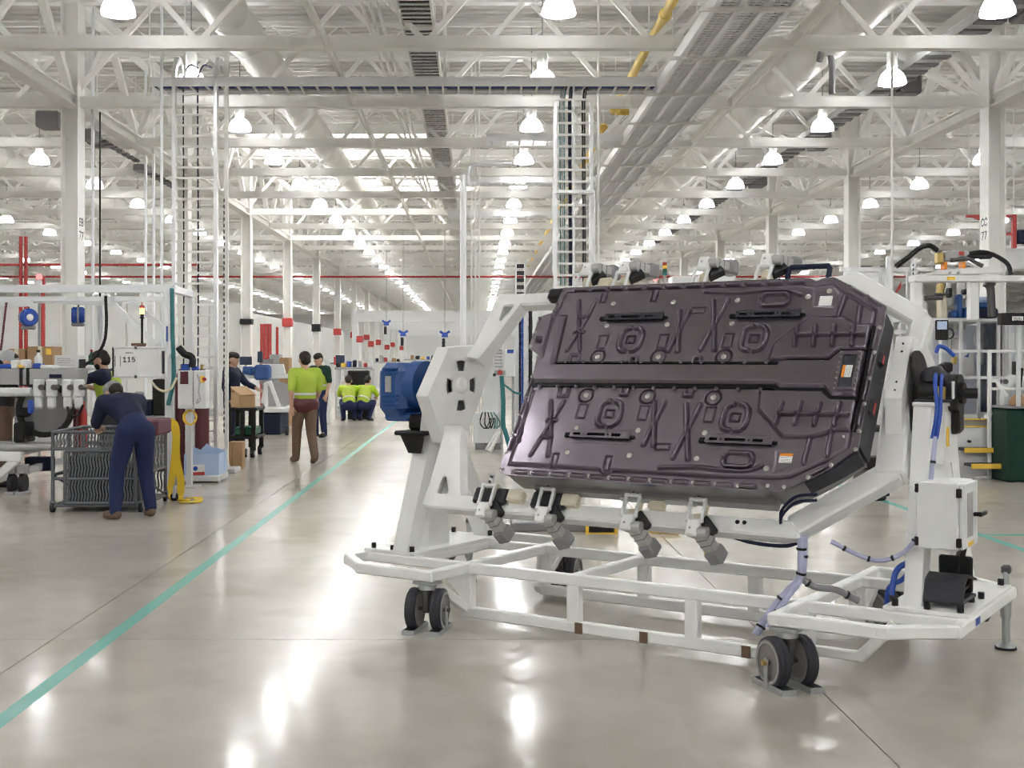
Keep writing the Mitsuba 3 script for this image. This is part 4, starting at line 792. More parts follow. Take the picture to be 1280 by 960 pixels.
part(gp, 'arm', tube([(-3.823, 15.8, 1.793), (-3.751, 15.8, 1.711), (-3.649, 15.8, 1.66), (-3.649, 15.8, 1.538)], .045, 8, 4), 'm_black', 40)
for i, (px, r) in enumerate(((-3.856, .10), (-4.189, .09))):
    s = thing('gas_cylinder', 'dark maroon gas cylinder standing behind the equipment cabinet, %s one' % ('right', 'left')[i], 'gas cylinder')
    part(s, 'body', lathe([(0, 0), (r, 0), (r, 1.3), (r*.8, 1.42), (r*.4, 1.5), (0, 1.5)], (px, 17.3 + i*.2, .0), (0, 0, 1), 24), 'm_maroon', 40); part(s, 'valve', lathe([(.02, 0), (.02, .06), (.03, .07), (0, .08)], (px, 17.3 + i*.2, 1.49), (0, 0, 1), 10), 'm_brass')
part(gp, 'coiled_hose', tube([(-3.68 + .09*math.cos(a)*(1 - .02*a), 15.8 + .004*a, 0.896 + .09*math.sin(a)) for a in np.linspace(0, 12, 40)], .012, 6), 'm_yellow', 40)
solo('air_line', 'pale green air line looping from the post to the equipment', 'hose', tube([(-4.106, 15.6, 1.348), (-4.046, 15.6, 1.278), (-3.955, 15.6, 1.237), (-3.865, 15.6, 1.278), (-3.794, 15.6, 1.408)], .016, 8, 6), 'm_cream', 40)
# slender post with chain
pp = thing('strut_post', 'slender white strut post on a metal foot beside the cable ladder', 'post')
part(pp, 'post', bx(-3.681, -3.629, 17.97, 18.03, .03, 7.4), 'm_steel_white'); part(pp, 'foot', J(rb(-3.832, -3.484, 17.75, 18.2, 0, .07, .01), lathe([(.06, .06), (.03, .18), (0, .18)], (-3.658, 18, 0), (0, 0, 1), 12)), 'm_alu'); part(pp, 'chain', J(*[cb(-3.661 - .01, 17.9, z, .02, .02, .05) for z in np.arange(.6, 4, .09)]), 'm_dark_steel', kind='stuff')
# crates of clear blue plastic on a low tray
tr = solo('floor_tray', 'low aluminium tray on the floor under the blue plastic sheets', 'tray', J(rb(-3.917, -3.428, 16.4, 17.0, .02, .10, .01), cb(-3.438, 16.45, .03, .03, .05, .06)), 'm_alu')
bn = thing('plastic_bin', 'pale blue plastic bin with a red and white label, on the low floor tray', 'bin')
x0, x1, zb, zt_ = -3.907, -3.438, .10, 0.383
part(bn, 'body', J(rb(x0, x0 + .02, 16.45, 16.95, zb, zt_, .004), rb(x1 - .02, x1, 16.45, 16.95, zb, zt_, .004), rb(x0, x1, 16.45, 16.47, zb, zt_, .004), rb(x0, x1, 16.93, 16.95, zb, zt_, .004), rb(x0, x1, 16.45, 16.95, zb, zb + .02, .004)), 'm_clear_blue')
lb_ = part(bn, 'label', rb(-3.873, -3.629, 16.44, 16.449, 0.105, 0.243, .001), 'm_paper')
part(bn, 'label_band', prism([(-3.873, 0.105), (-3.629, 0.105), (-3.629, 0.148), (-3.788, 0.137)], mat4((1, 0, 0), (0, 0, 1), (0, -1, 0), (0, 16.44, 0)), 0, .003), 'm_red'); part(bn, 'emblem', cyl((-3.751, 16.436, 0.19), (-3.751, 16.44, 0.19), .03, 18), 'm_blue')
for i, (a, h) in enumerate(((.10, .08), (.25, .12), (.36, .06))): solo('plastic_sheet', 'translucent pale blue plastic sheet standing up out of the bin, %s' % ('left', 'middle peaked', 'right')[i], 'sheet', prism([(x0 + a - .1, zb + .03), (x0 + a + .12, zb + .03), (x0 + a + .12, zt_ + h*.4), (x0 + a, zt_ + h), (x0 + a - .1, zt_ + .02)], mat4((1, 0, 0), (0, 0, 1), (0, -1, 0), (0, 16.6 + .1*i, 0)), 0, .006), 'm_clear_blue')
# wire cage trolley
cg = thing('cage_trolley', 'dark grey wire mesh cage trolley on small castors, a person behind its corner', 'trolley')
X0, X1, Y0, Y1, ZC = -4.565, -3.621, 13.3, 14.35, .86
def mesh_panel(p0, ax, w, z0, z1, n, lean=0):
    """punched wavy strip panel: vertical slats with diamond gaps"""
    out = []; p0, ax = np.array(p0, float), np.array(ax, float); h = (z1 - z0)
    for i in range(n):
        a = p0 + ax*w*(i + .5)/n; q = max(3, int(h/.085)); pts = [a + ax*(.008*(1 if t % 2 else -1)) + [0, 0, z0 + h*t/q] for t in range(q + 1)]
        out.append(sweep(pts, [(-.0095, -.002), (.0095, -.002), (.0095, .002), (-.0095, .002)], up=(1, 0, 0) if abs(ax[1]) > .5 else (0, 1, 0)))
    return J(*out)
tb = lambda a, b, r=.02: cyl(a, b, r, 10)
for x, y in ((X0, Y0), (X1, Y0), (X0, Y1), (X1, Y1)): part(cg, 'post', tb((x, y, .06), (x, y, ZC)), 'm_cage', 40)
for y in (Y0, Y1):
    for z in (.07, .36, .68, ZC): part(cg, 'rail', tb((X0, y, z), (X1, y, z), .018), 'm_cage', 40)
for x in (X0, X1):
    for z in (.07, .40, ZC): part(cg, 'rail', tb((x, Y0, z), (x, Y1, z), .018), 'm_cage', 40)
    part(cg, 'brace', tb((x, Y0, .40), (x, Y1, .07), .012), 'm_cage', 40)
    part(cg, 'post', tb((x, (Y0 + Y1)/2, .07), (x, (Y0 + Y1)/2, ZC), .016), 'm_cage', 40)
part(cg, 'floor', rb(X0, X1, Y0, Y1, .07, .085, .004), 'm_cage')
part(cg, 'door_frame', J(*[tb(a, b, .02) for a, b in (((X0 + .14, Y0 - .02, .1), (X0 + .14, Y0 - .02, .66)), ((X1 - .05, Y0 - .02, .1), (X1 - .05, Y0 - .02, .66)), ((X0 + .14, Y0 - .02, .66), (X1 - .05, Y0 - .02, .66)), ((X0 + .14, Y0 - .02, .1), (X1 - .05, Y0 - .02, .1)))]), 'm_cage', 40)
for z0, z1 in ((.69, .85), (.38, .66), (.10, .35)): part(cg, 'mesh_panel', mesh_panel((X0 + (.03 if z0 > .6 else .16), Y0, 0), (1, 0, 0), X1 - X0 - (.06 if z0 > .6 else .22), z0, z1, 24 if z0 > .6 else 22), 'm_cage')
part(cg, 'mesh_panel', mesh_panel((X1, Y0 + .04, 0), (0, 1, 0), Y1 - Y0 - .08, .42, .84, 22), 'm_cage'); part(cg, 'mesh_panel', mesh_panel((X0 + .03, Y1, 0), (1, 0, 0), X1 - X0 - .06, .10, .84, 24), 'm_cage')
for x in (X0, X1):
    for y in (Y0, Y1):
        c = part(cg, 'castor', cyl((x - .018, y, .05), (x + .018, y, .05), .05, 16), 'm_rubber', 40); part(c, 'fork', J(bx(x - .028, x - .02, y - .02, y + .02, .05, .12), bx(x + .02, x + .028, y - .02, y + .02, .05, .12), bx(x - .028, x + .028, y - .02, y + .02, .105, .12)), 'm_grey')
solo('parts_box', 'dark purple tray of parts lying in the top of the cage trolley', 'box', rb(-3.848, -3.514, 13.6, 14.2, .80, 0.973, .02), 'm_burgundy')
for i, (a, b, h) in enumerate(((X0 + .1, X0 + .42, .5), (X0 + .5, X1 - .1, .38))): solo('parts_box', 'dark box standing inside the cage trolley on the %s' % ('left', 'right')[i], 'box', rb(a, b, Y0 + .2, Y1 - .2, .087, .087 + h, .02), 'm_charcoal')
# yellow lifting straps over the trolley corner
xs_ = -3.62
solo('lifting_strap', 'long yellow webbing strap hanging over the trolley corner down to the floor', 'strap', strap([(-3.683, 14.2, .90), (-3.651, 14.42, .915), (-3.561, 14.45, .90), (-3.527, 14.47, .80), (-3.527, 14.48, .50), (-3.48, 14.48, .25), (-3.471, 14.46, .10), (-3.475, 14.40, .02), (-3.353, 14.3, .012)], .085, .012, 8, (0, 1, 0)), 'm_strap')
solo('lifting_strap', 'second yellow webbing strap looped on the trolley corner, left of the longer one', 'strap', strap([(-3.674, 14.15, .905), (-3.623, 14.40, .905), (-3.552, 14.43, .86), (-3.527, 14.44, .72), (-3.545, 14.44, .45), (-3.574, 14.43, .22), (-3.577, 14.40, .08), (-3.53, 14.36, .012)], .075, .012, 8, (0, 1, 0)), 'm_strap')
solo('lifting_strap', 'folded end of a yellow strap lying on the floor by the trolley', 'strap', J(strap([(-3.396, 14.1, .012), (-3.306, 14.12, .02), (-3.225, 14.2, .012), (-3.257, 14.4, .03), (-3.386, 14.45, .022)], .10, .012, 8, (0, 0, 1))), 'm_strap')
rt = thing('ratchet', 'black and silver ratchet buckle on the floor under the yellow straps', 'ratchet'); part(rt, 'buckle', rb(-3.543, -3.46, 14.25, 14.33, .01, .10, .02), 'm_black'); part(rt, 'handle', bar((-3.497, 14.24, .05), (-3.487, 14.24, .19), .03), 'm_alu')
# second rollover stand with black ring, clamps and casters at the left edge
mc = thing('rollover_stand', 'second white rollover stand at the left edge with a black ring, clamps and grey trough', 'rollover stand')
ym = 15.4
part(mc, "trough", J(prism([(-6.6, 1.322), (-5.027, 1.322), (-4.998, 1.521), (-6.6, 1.521)], mat4((1, 0, 0), (0, 0, 1), (0, -1, 0), (0, 15.9, 0)), 0, .35)), 'm_mid_grey')
for px in (-5.733, -5.648): part(mc, 'strap', rb(px - .018, px + .018, 15.53, 15.92, 1.302, 1.531, .004), 'm_black')
part(mc, 'name_plate', rb(-5.375, -5.226, 15.53, 15.55, 1.402, 1.451, .001), 'm_navy')
part(mc, 'cylinder', cyl((-6.5, 15.2, 1.238), (-5.482, 15.2, 1.238), .055, 20), 'm_machine_white', 40)
part(mc, 'ring', lathe([(.285, -.04), (.35, -.04), (.35, .05), (.285, .05), (.285, -.04)], (-5.43, 15.55, 1.01), (.12, -1, 0), 40), 'm_black', 40); part(mc, 'disc', lathe([(0, 0), (.29, 0), (.29, -.02)], (-5.43, 15.56, 1.01), (.12, -1, 0), 40), 'm_grey', 40)
for i, px in enumerate((-5.374, -5.217, -5.021, -4.884)):
    c = part(mc, 'clamp', J(rb(px - .055, px + .055, 15.1, 15.22, 1.179, 1.395, .015), rb(px - .045, px + .045, 15.12, 15.2, 1.052, 1.179, .01)), 'm_machine_white'); part(c, 'joint', cyl((px + .05, 15.08, 1.297), (px + .05, 15.2, 1.297), .035, 12), 'm_dark_steel'); part(c, 'cylinder', rb(px - .04, px + .04, 15.13, 15.19, 1.032, 1.14, .006), 'm_mid_grey')
part(mc, 'hose', tube([(-5.007, 15.1, 1.065), (-4.968, 15.1, 0.968), (-4.881, 15.1, 0.958), (-4.813, 15.1, 1.085)], .014, 6, 6), 'm_black', 40)
for a, b, w in ((((-6.06), 15.2, .42), (-5.587, 16.4, .52), .10), ((-6.06, 15.2, .12), (-5.535, 16.5, .30), .09), ((-6.029, 15.0, .48), (-5.516, 15.0, .46), .12), ((-5.884, 15, .16), (-5.594, 15.0, .42), .10)): part(mc, 'rail', bar(a, b, w*.8, w, .01), FW)
part(mc, 'base_frame', J(rb(-6.6, -5.423, 15.5, 16.4, .52, .60, .01)), 'm_mid_grey')
part(mc, 'pipe', cyl((-6.5, 15.0, 0.566), (-5.158, 15.0, 0.576), .04, 12), 'm_mid_grey', 40)
for px in (-5.675, -5.543):
    c = part(mc, 'castor', J(cyl((px - .028, 15.1, .125), (px + .028, 15.1, .125), .12, 20)), 'm_rubber', 40); part(c, 'fork', J(rb(px - .05, px + .05, 15.02, 15.18, .25, .36, .01), bx(px - .035, px - .03, 15.05, 15.15, .1, .3)), 'm_mid_grey'); part(c, 'chock', rb(px - .06, px + .06, 14.98, 15.22, 0, .035, .004), 'm_mid_grey')
part(mc, 'drive', J(rb(-5.705, -5.567, 15.2, 15.6, 0.614, 0.86, .02), rb(-5.705, -5.577, 15.25, 15.5, 0.92, 1.038, .03)), 'm_black')
part(mc, 'panel', rb(-5.895, -5.56, 16.1, 16.3, 0.187, 0.364, .01), 'm_navy'); part(mc, 'valve', rb(-5.458, -5.405, 15.0, 15.1, 0.982, 1.147, .015), 'm_blue_hose')
# things on the trough and behind it
def bottle(lb, px, yy, z, h, r, m, capm, cat='bottle'):
    b = thing('bottle', lb, cat); part(b, 'body', lathe([(0, 0), (r, 0), (r, h*.6), (r*.4, h*.75), (r*.35, h*.9), (0, h*.9)], (px, yy, z), (0, 0, 1), 14), m, 40); part(b, 'cap', lathe([(r*.4, h*.86), (r*.45, h), (0, h)], (px, yy, z), (0, 0, 1), 10), capm); return b
zs = 1.518
bottle('white spray bottle with dark cap standing on the grey trough', -5.571, 15.7, zs, .24, .05, 'm_paper', 'm_black'); bottle('green and white bottle with red cap beside the operator', -5.085, 16.3, 1.566, .20, .04, 'm_green', 'm_red')
for lb, px, w, h, m in (('blue cloth bundle on the grey trough at the left', -6.007, .14, .06, 'm_blue'), ('yellow tub on the grey trough', -5.743, .05, .06, 'm_yellow'), ('blue tool on the grey trough', -5.566, .05, .07, 'm_blue'), ('white box on the grey trough', -5.851, .04, .11, 'm_paper'), ('pink box on the grey trough', -5.729, .04, .12, 'm_paper'), ('white flat box on the right of the grey trough', -5.429, .09, .05, 'm_paper')): solo('parts_box', lb, 'box', rb(px - w, px + w, 15.6, 15.8, zs, zs + h, .015), m)
tb2 = thing('work_table', 'grey work table with folders and boxes behind the second stand', 'table'); part(tb2, 'top', rb(-6.921, -5.644, 17.8, 18.6, 1.476, 1.511, .005), 'm_mid_grey')
for px in (-6.898, -5.667):
    for yy in (17.85, 18.55): part(tb2, 'leg', bx(px - .03, px + .03, yy - .03, yy + .03, 0, 1.476), 'm_grey')
zt2 = 1.511
for lb, a, b, zt3, y0 in (('wide brown cardboard box on the work table at the left', -6.866, -6.621, 1.79, 18.1), ('brown cardboard box on the work table with a yellow tag', -6.586, -6.212, 1.825, 18.1)):
    k = thing('cardboard_box', lb, 'box'); part(k, 'body', rb(a, b, y0, y0 + .4, zt2, zt3, .004), 'm_card'); part(k, 'tape', rb((a + b)/2 - .03, (a + b)/2 + .03, y0 - .002, y0 + .1, zt2 + .02, zt3 + .002, .001), 'm_cream')
    if 'yellow' in lb: part(k, 'tag', rb(b - .1, b - .02, y0 - .004, y0, zt3 - .12, zt3 - .03, .001), 'm_yellow')
nb = thing('notice_panel', 'white printed notice panel standing on the work table', 'notice'); part(nb, 'panel', rb(-6.138, -5.663, 17.95, 17.98, zt2, 1.696, .003), 'm_paper')
for i in range(4): part(nb, 'print', bx(-6.103, -5.848 - .06*(i % 2), 17.946, 17.95, zt2 + .04 + i*.03, zt2 + .048 + i*.03), 'm_mid_grey')
solo('tablet', 'dark grey tablet standing beside the notice panel', 'tablet', rb(-5.763, -5.67, 17.88, 17.91, zt2, 1.638, .004), 'm_charcoal')
eb = thing('work_bench', 'work bench with dark tools and boxes behind the sign board', 'bench'); part(eb, 'top', rb(-4.71, -4.263, 16.9, 17.5, 0.821, 0.865, .005), 'm_mid_grey')
for px in (-4.688, -4.285):
    for yy in (16.95, 17.45): part(eb, 'leg', bx(px - .025, px + .025, yy - .025, yy + .025, 0, 0.821), 'm_alu')
for lb, a, b, t, m in (('black tool chest on the bench behind the sign board', -4.475, -4.299, 1.365, 'm_black'), ('navy cloth covered unit on the bench behind the sign board', -4.65, -4.486, 1.08, 'm_navy'), ('grey instrument on the bench behind the sign board', -4.727, -4.661, 1.189, 'm_grey')): solo('equipment_box', lb, 'box', rb(a, b, 17.0, 17.3, 0.865, t, .02), m)
for lb, px, m in (('slim maroon cylinder standing left of the operator', -5.1, 'm_maroon'), ('slim red cylinder standing in front of the operator', -5.017, 'm_red')): solo('gas_cylinder', lb, 'gas cylinder', lathe([(0, 0), (.045, 0), (.045, .95), (.02, 1.05), (.02, 1.1), (0, 1.1)], (px, 15.75, 0), (0, 0, 1), 16), m, 40)
# red standpipes at the wall, and white wall equipment
for i, px in enumerate((-11.071, -10.945, -10.356)): solo('standpipe', 'red vertical fire pipe behind the left workstation, %s of three' % ('left', 'middle', 'right')[i], 'pipe', cyl((px, 30 - .5*(i == 2), 0), (px, 30 - .5*(i == 2), [4.6, 4.6, 3.6][i]), [.045, .045, .05][i], 12), 'm_red', 40)
bc = thing('beacon', 'red and white beacon lamp above the workstation beam at the left', 'beacon'); part(bc, 'body', lathe([(0, 0), (.05, 0), (.05, .07), (.03, .10), (0, .1)], (-7.084, 20, 2.824), (0, 0, 1), 12), 'm_paper'); part(bc, 'lens', lathe([(.05, .1), (.05, .17), (.0, .19)], (-7.084, 20, 2.824), (0, 0, 1), 12), 'm_red', emitter=emit((2.2, .25, .25))); part(bc, 'pole', cyl((-7.084, 20, 0), (-7.084, 20, 2.824), .02, 8), 'm_grey')
# mid wall of the left bay: white panels behind the workstation
pw = struct('partition', 'white panelled partition wall behind the left workstation', bx(-21, -7.4, 36.0, 36.15, 0, 3.3), 'm_wall')
for x in np.arange(-21, -7.5, 1.2): part(pw, 'panel', rb(x + .02, x + 1.18, 35.95, 36.0, .05, 3.25, .01), 'm_wall')
# ---------------------------------------------------------------- middle of the hall
# black utility trolley with a wooden crate
tt = thing('utility_trolley', 'black steel utility trolley beside the strut post, carrying a wooden crate', 'trolley')
yt = 20.6; x0, x1 = -4.173, -3.681; zt = 0.826
for z in (zt, .36): part(tt, 'shelf', rb(x0, x1, yt, yt + .8, z - .05, z, .006), 'm_black')
for x in (x0 + .25, x1 - .06, x0 + .03):
    for y in (yt + .03, yt + .77): part(tt, 'leg', bx(x - .035, x + .035, y - .03, y + .03, .12, zt - .04), 'm_black')
for x in (x0 + .28, x1 - .08):
    for y in (yt + .05, yt + .75):
        c = part(tt, 'castor', cyl((x - .03, y, .075), (x + .03, y, .075), .075, 16), 'm_rubber', 40); part(c, 'hub', cyl((x - .034, y, .075), (x + .034, y, .075), .035, 12), 'm_mid_grey', 40)
solo('tote', 'green plastic tote on the lower shelf of the black trolley', 'tote', rb(x0 + .10, x1 - .05, yt + .1, yt + .7, .362, .50, .02), 'm_green')
wc = thing('wooden_crate', 'open light brown wooden crate on the black utility trolley', 'crate')
M = mat4((math.cos(.5), math.sin(.5), 0), (-math.sin(.5), math.cos(.5), 0), (0, 0, 1), (-3.978, 20.95, zt))
for a in (rb(-.14, .14, -.22, -.19, 0, .20, .004), rb(-.14, .14, .19, .22, 0, .30, .004), rb(-.14, -.12, -.2, .2, 0, .25, .004), rb(.12, .14, -.2, .2, 0, .25, .004), rb(-.14, .14, -.22, .22, 0, .02, .003)): part(wc, 'board', moved(a, M), 'm_wood')
part(wc, 'lid', moved(bar((-.0, -.24, .21), (0, .24, .34), .29, .015), M), 'm_wood')
k = thing('cardboard_box', 'tall brown cardboard box on the floor beside the strut post', 'box'); part(k, 'body', rb(-3.732, -3.528, 18.5, 18.75, 0, 0.402, .004), 'm_card'); part(k, 'seam', rb(-3.677, -3.672, 18.497, 18.5, .01, 0.378, .0005), 'm_brown')
# far rollover stand with a blue gear motor
fs = thing('rollover_stand', 'far white rollover stand with a small blue gear motor, left of the walking person', 'rollover stand')
yf = 27.0
part(fs, 'gear_motor', J(rb(-4.86, -4.529, yf - .2, yf + .2, 1.18, 1.511, .05), cyl((-5.121, yf, 1.389), (-4.843, yf, 1.371), .09, 16), rb(-5.017, -4.912, yf - .13, yf + .13, 1.284, 1.476, .03)), 'm_blue_gear', 30)
part(fs, 'head_plate', prism([(-4.755, 1.528), (-4.285, 1.528), (-4.215, 1.232), (-4.529, 1.232)], mat4((1, 0, 0), (0, 0, 1), (0, -1, 0), (0, yf + .3, 0)), 0, .1), FW)
for a, b in (((-4.634, yf, 1.127), (-4.616, yf, 0.535)), ((-4.546, yf, 1.162), (-4.32, yf, 0.535)), ((-4.668, yf + .5, 1.127), (-4.808, yf + .6, 0.657))): part(fs, 'leg', bar(a, b, .08, .08, .01), FW)
part(fs, 'rail', J(bar((-5.261, yf + .2, 1.249), (-3.937, yf + .2, 1.267), .10, .10, .01)), FW); part(fs, 'base', rb(-4.651, -4.076, yf - .3, yf + 1.2, 0.483, 0.587, .01), FW); part(fs, 'plinth', J(rb(-4.721, -4.285, yf - .2, yf + 1, 0, 0.465, .02)), 'm_navy')
part(fs, 'wheel_disc', cyl((-4.437, 27.4, 0.837), (-4.437 + .05, 27.32, 0.837), .30, 24), 'm_mid_grey', 40)
part(fs, 'castor', J(cyl((-4.136, 26.6, .1), (-4.136 + .06, 26.6, .1), .1, 14), cyl((-4.686, 26.8, .1), (-4.686 + .06, 26.8, .1), .1, 14)), 'm_rubber', 40)
# monitors and boxes behind it
def screen(lb, px, y, z, w, h, name='monitor', tilt=0):
    k = thing(name, lb, 'monitor'); part(k, 'screen', rb(px - w/2, px + w/2, y, y + .03, z, z + h, .005), 'm_screen'); part(k, 'stand', J(bx(px - .02, px + .02, y + .03, y + .06, max(0, z - .5) if z > 1.2 else 0, z + .1), rb(px - .12, px + .12, y - .05, y + .15, 0, .02, .004)), 'm_grey'); return k
screen('dark monitor on a stand behind the far blue gear motor', -5.351, 28.5, 1.503, .28, .19); screen('slim dark screen beside the red pipes', -5.02, 28.5, 1.558, .12, .25); screen('black monitor beyond the walking person', -4.241, 38, 1.478, .28, .27)
for i, (a, b, t, m, lb) in enumerate(((337, 349, 443, 'm_mid_grey', 'grey equipment box behind the far rollover stand'), (349, 361, 447, 'm_card', 'brown box behind the walking person'), (328, 341, 449, 'm_grey', 'low grey machine box behind the far rollover stand'))):
    y = 30.0; c0, c1 = [-5.052, -4.819, -5.226][i], [-4.819, -4.587, -4.974][i]; solo('equipment_box', lb, 'box', rb(c0, c1, y - .1*(i == 2), y + .5, 0, [1.747, 1.669, 1.631][i], .01), m)
# red fire cabinets and pipes on columns along the aisle
for i, (x, w, z0, z1, y) in enumerate(((-6.155, .18, 1.696, 2.649, 36), (-5.83, .05, 1.766, 2.556, 36))): solo('standpipe', 'red pipes against the wall left of the walking person, %s' % ('wide bundle', 'single pipe')[i], 'pipe', J(*[cyl((x + q*.085, y - .08, 0), (x + q*.085, y - .08, z1), .04, 10) for q in ((-1.5, -.5, .5, 1.5) if i == 0 else (0,))]), 'm_red', 40)
pw2 = struct('partition', 'white panelled partition along the far left of the aisle', bx(-9.9, -9.75, 36.2, 90, 0, 3.6), 'm_wall')
for y in np.arange(37, 80, 1.6): part(pw2, 'panel', rb(-9.75, -9.70, y + .02, y + 1.58, .05, 3.55, .01), 'm_wall')
for i, (a, z, y) in enumerate(((-4.774, 2.424, 50), (-4.839, 2.424, 60), (-4.854, 2.246, 66), (-4.97, 2.44, 72), (-4.955, 2.321, 80), (-4.841, 2.3, 56))):
    k = thing('hose_reel', 'small red fire hose box on the distant columns, %s from the left' % ('first', 'third', 'fourth', 'fifth', 'sixth', 'second')[i], 'hose reel'); part(k, 'box', rb(a - .13, a + .13, y - .2, y, z - .13, z + .13, .02), 'm_red'); part(k, 'bracket', bx(a - .04, a + .04, y - .02, y + .02, 0, z - .1), 'm_steel_white')
for i, (a, z, y) in enumerate(((-3.561, 3.013, 48), (-2.668, 2.53, 44), (-1.084, 2.424, 40))):
    k = thing('hanging_tool', 'blue winged tool hanging over the distant line, %s' % ('left', 'middle', 'right')[i], 'tool'); part(k, 'wings', J(bar((a - .16, y, z + .1), (a, y, z), .05, .08), bar((a + .16, y, z + .1), (a, y, z), .05, .08), cb(a, y, z - .05, .2, .08, .08)), 'm_blue'); part(k, 'body', cb(a - .04, y, z - .28, .1, .1, .3), 'm_black'); part(k, 'wire', cyl((a, y, z), (a, y, 7.8), .012, 6), 'm_mid_grey')
# white lintel of the far enclosure
for i, (y, z, x0_) in enumerate(((62, 3.73, -6.32), (74, 3.607, -5.634), (86, 3.481, -5.437))): struct('trim_%d' % (i + 1), 'white lintel beam of the far line enclosure, %s' % ('nearest', 'middle', 'furthest')[i], J(bx(x0_, 6, y, y + .3, z - .25, z + .3), bx(x0_, x0_ + .3, y, y + .3, 0, z)), 'm_machine_white')
# distant work benches with clutter
benches = [(-3.948, -2.895, 34, 1.409, 'long work bench with dark boxes beyond the walking person'), (-4.361, -3.288, 52, 1.516, 'distant work bench left of the blue gear motor'), (-3.6, -2.052, 60, 1.611, 'distant work bench seen above the blue gear motor')]
pal = ['m_black', 'm_navy', 'm_machine_white', 'm_yellow', 'm_mid_grey', 'm_card', 'm_blue', 'm_red']
for i, (a, b, y, z, lb) in enumerate(benches):
    k = thing('work_bench', lb, 'bench'); part(k, 'top', rb(a, b, y, y + .9, z - .06, z, .01), 'm_mid_grey'); part(k, 'lower_shelf', rb(a, b, y + .1, y + .9, .3, .35, .01), 'm_machine_white')
    for x in (a + .04, b - .04):
        for yy in (y + .04, y + .86): part(k, 'leg', bx(x - .03, x + .03, yy - .03, yy + .03, 0, z - .05), 'm_machine_white')
    n = 7 if i == 0 else 6
    for q in range(n):
        c = a + (b - a)*(q + .5)/n; w, h = (b - a)/n*rng.uniform(.25, .45), rng.uniform(.1, .28)
        pm = pal[(q*3 + i) % 8]; solo('equipment_box', '%s item of equipment on the %s bench, place %s from the left' % (pm[2:].replace('_', ' ').replace('card', 'brown'), ('nearest long', 'second', 'furthest')[i], 'one two three four five six seven'.split()[q]), 'box', rb(c - w, c + w, y + .1, y + .5, z, z + h, .015), pm)
solo('equipment_box', 'wide black box under the front of the long work bench', 'box', rb(-3.543, -2.974, 33.6, 33.95, 0, 1.322, .02), 'm_black')
lp = thing('pillar_cabinet', 'pale slim cabinet with a red lamp left of the long bench', 'cabinet'); part(lp, 'body', rb(-3.86, -3.72, 31, 31.3, 0, 1.63, .01), 'm_machine_white'); part(lp, 'lamp', cb(-3.6, 31.1, 1.59, .05, .05, .2), 'm_red'); part(lp, 'lamp_foot', bar((-3.72, 31.15, 1.53), (-3.6, 31.15, 1.53), .04), 'm_grey')
# white control cabinet and frame behind the left arm of the stand
yc = 22.6
ec = thing('electrical_cabinet', 'tall white cabinet with loose cables at its foot behind the stand', 'cabinet')
part(ec, 'body', rb(0.073, 0.423, yc, yc + .5, .10, 1.912, .01), 'm_machine_white'); part(ec, 'side_panel', rb(0.423, 0.452, yc - .05, yc + .5, 0, 1.942, .005), 'm_steel_white')
part(ec, 'grille', J(*[bx(0.292, 0.437, yc - .055, yc - .05, 1.49 + .06*q, 1.49 + .06*q + .02) for q in range(8)]), 'm_mid_grey'); part(ec, 'plinth', rb(-0.058, 0.408, yc - .1, yc + .4, 0, .10, .01), 'm_grey')
part(ec, 'lower_box', rb(-0.087, 0.379, yc - .12, yc, .11, 0.673, .01), 'm_machine_white')
for q in range(5): part(ec, 'cable', tube([(0.072 + .05*q, 22.35, 0.682), (0.029 + .09*q, 22.3, 0.494 - .03*(q % 2)), (0.13 + .05*q, 22.28, 0.393), (0.231 + .03*q, 22.3, 0.581)], .010, 6, 5), 'm_teal_dark' if q > 2 else 'm_black', 40)
part(ec, 'stay', J(bar((0.142, 22.0, .02), (0.383, 22.2, 0.401), .05), bar((0.195, 21.6, .02), (0.383, 22.2, 0.344), .05)), 'm_steel_white')
wb = thing('control_box', 'small white control box with blue label and red button beside the tall cabinet', 'control box')
part(wb, 'body', rb(0.473, 0.659, 22.2, 22.5, 1.321, 1.822, .008), 'm_machine_white'); part(wb, 'label', rb(0.516, 0.63, 22.193, 22.2, 1.743, 1.808, .001), 'm_blue'); part(wb, 'button', cyl((0.387, 22.14, 1.399), (0.387, 22.2, 1.399), .045, 14), 'm_red'); part(wb, 'bracket', J(bx(0.286, 0.501, 22.2, 22.28, 1.349, 1.435), bx(0.602, 0.645, 22.3, 22.36, 0, 1.335)), 'm_mid_grey'); part(wb, 'knob', J(cb(0.286, 22.18, 1.356, .05, .05, .05)), 'm_black')
solo('air_hose', 'dark teal hose hanging behind the left arm of the stand', 'hose', tube([(0.412, 22, 1.338), (0.44, 22, 0.912), (0.44, 22, 0.486), (0.483, 22, 0.33), (0.568, 22, .03)], .04, 8, 6), 'm_teal_dark', 40)
solo('air_hose', 'thin teal hose branching to the right behind the pack', 'hose', tube([(0.44, 22, 1.196), (0.554, 22, 1.111), (0.653, 22, 1.04), (0.766, 22, 1.025)], .02, 6, 6), 'm_teal_dark', 40)
fg = thing('cell_guard', 'aluminium guard frame with blue cable bundle, left of the pack', 'guard frame')
for px in (0.712, 0.875, 1.039, 1.217): part(fg, 'post', profile((px, 23, 0), (px, 23, 2.585), .07), 'm_alu')
for z in (2.54, 2.199, 1.769, 1.249, 0.804, 0.359): part(fg, 'rail', profile((0.683, 23, z), (1.276, 23, z), .06), 'm_alu')
for px, m in ((0.768, 'm_navy'), (0.813, 'm_blue_hose'), (0.946, 'm_black'), (0.975, 'm_charcoal')): part(fg, 'cable', cyl((px, 22.9, .3), (px, 22.9, 2.536), .02, 8), m, 40)
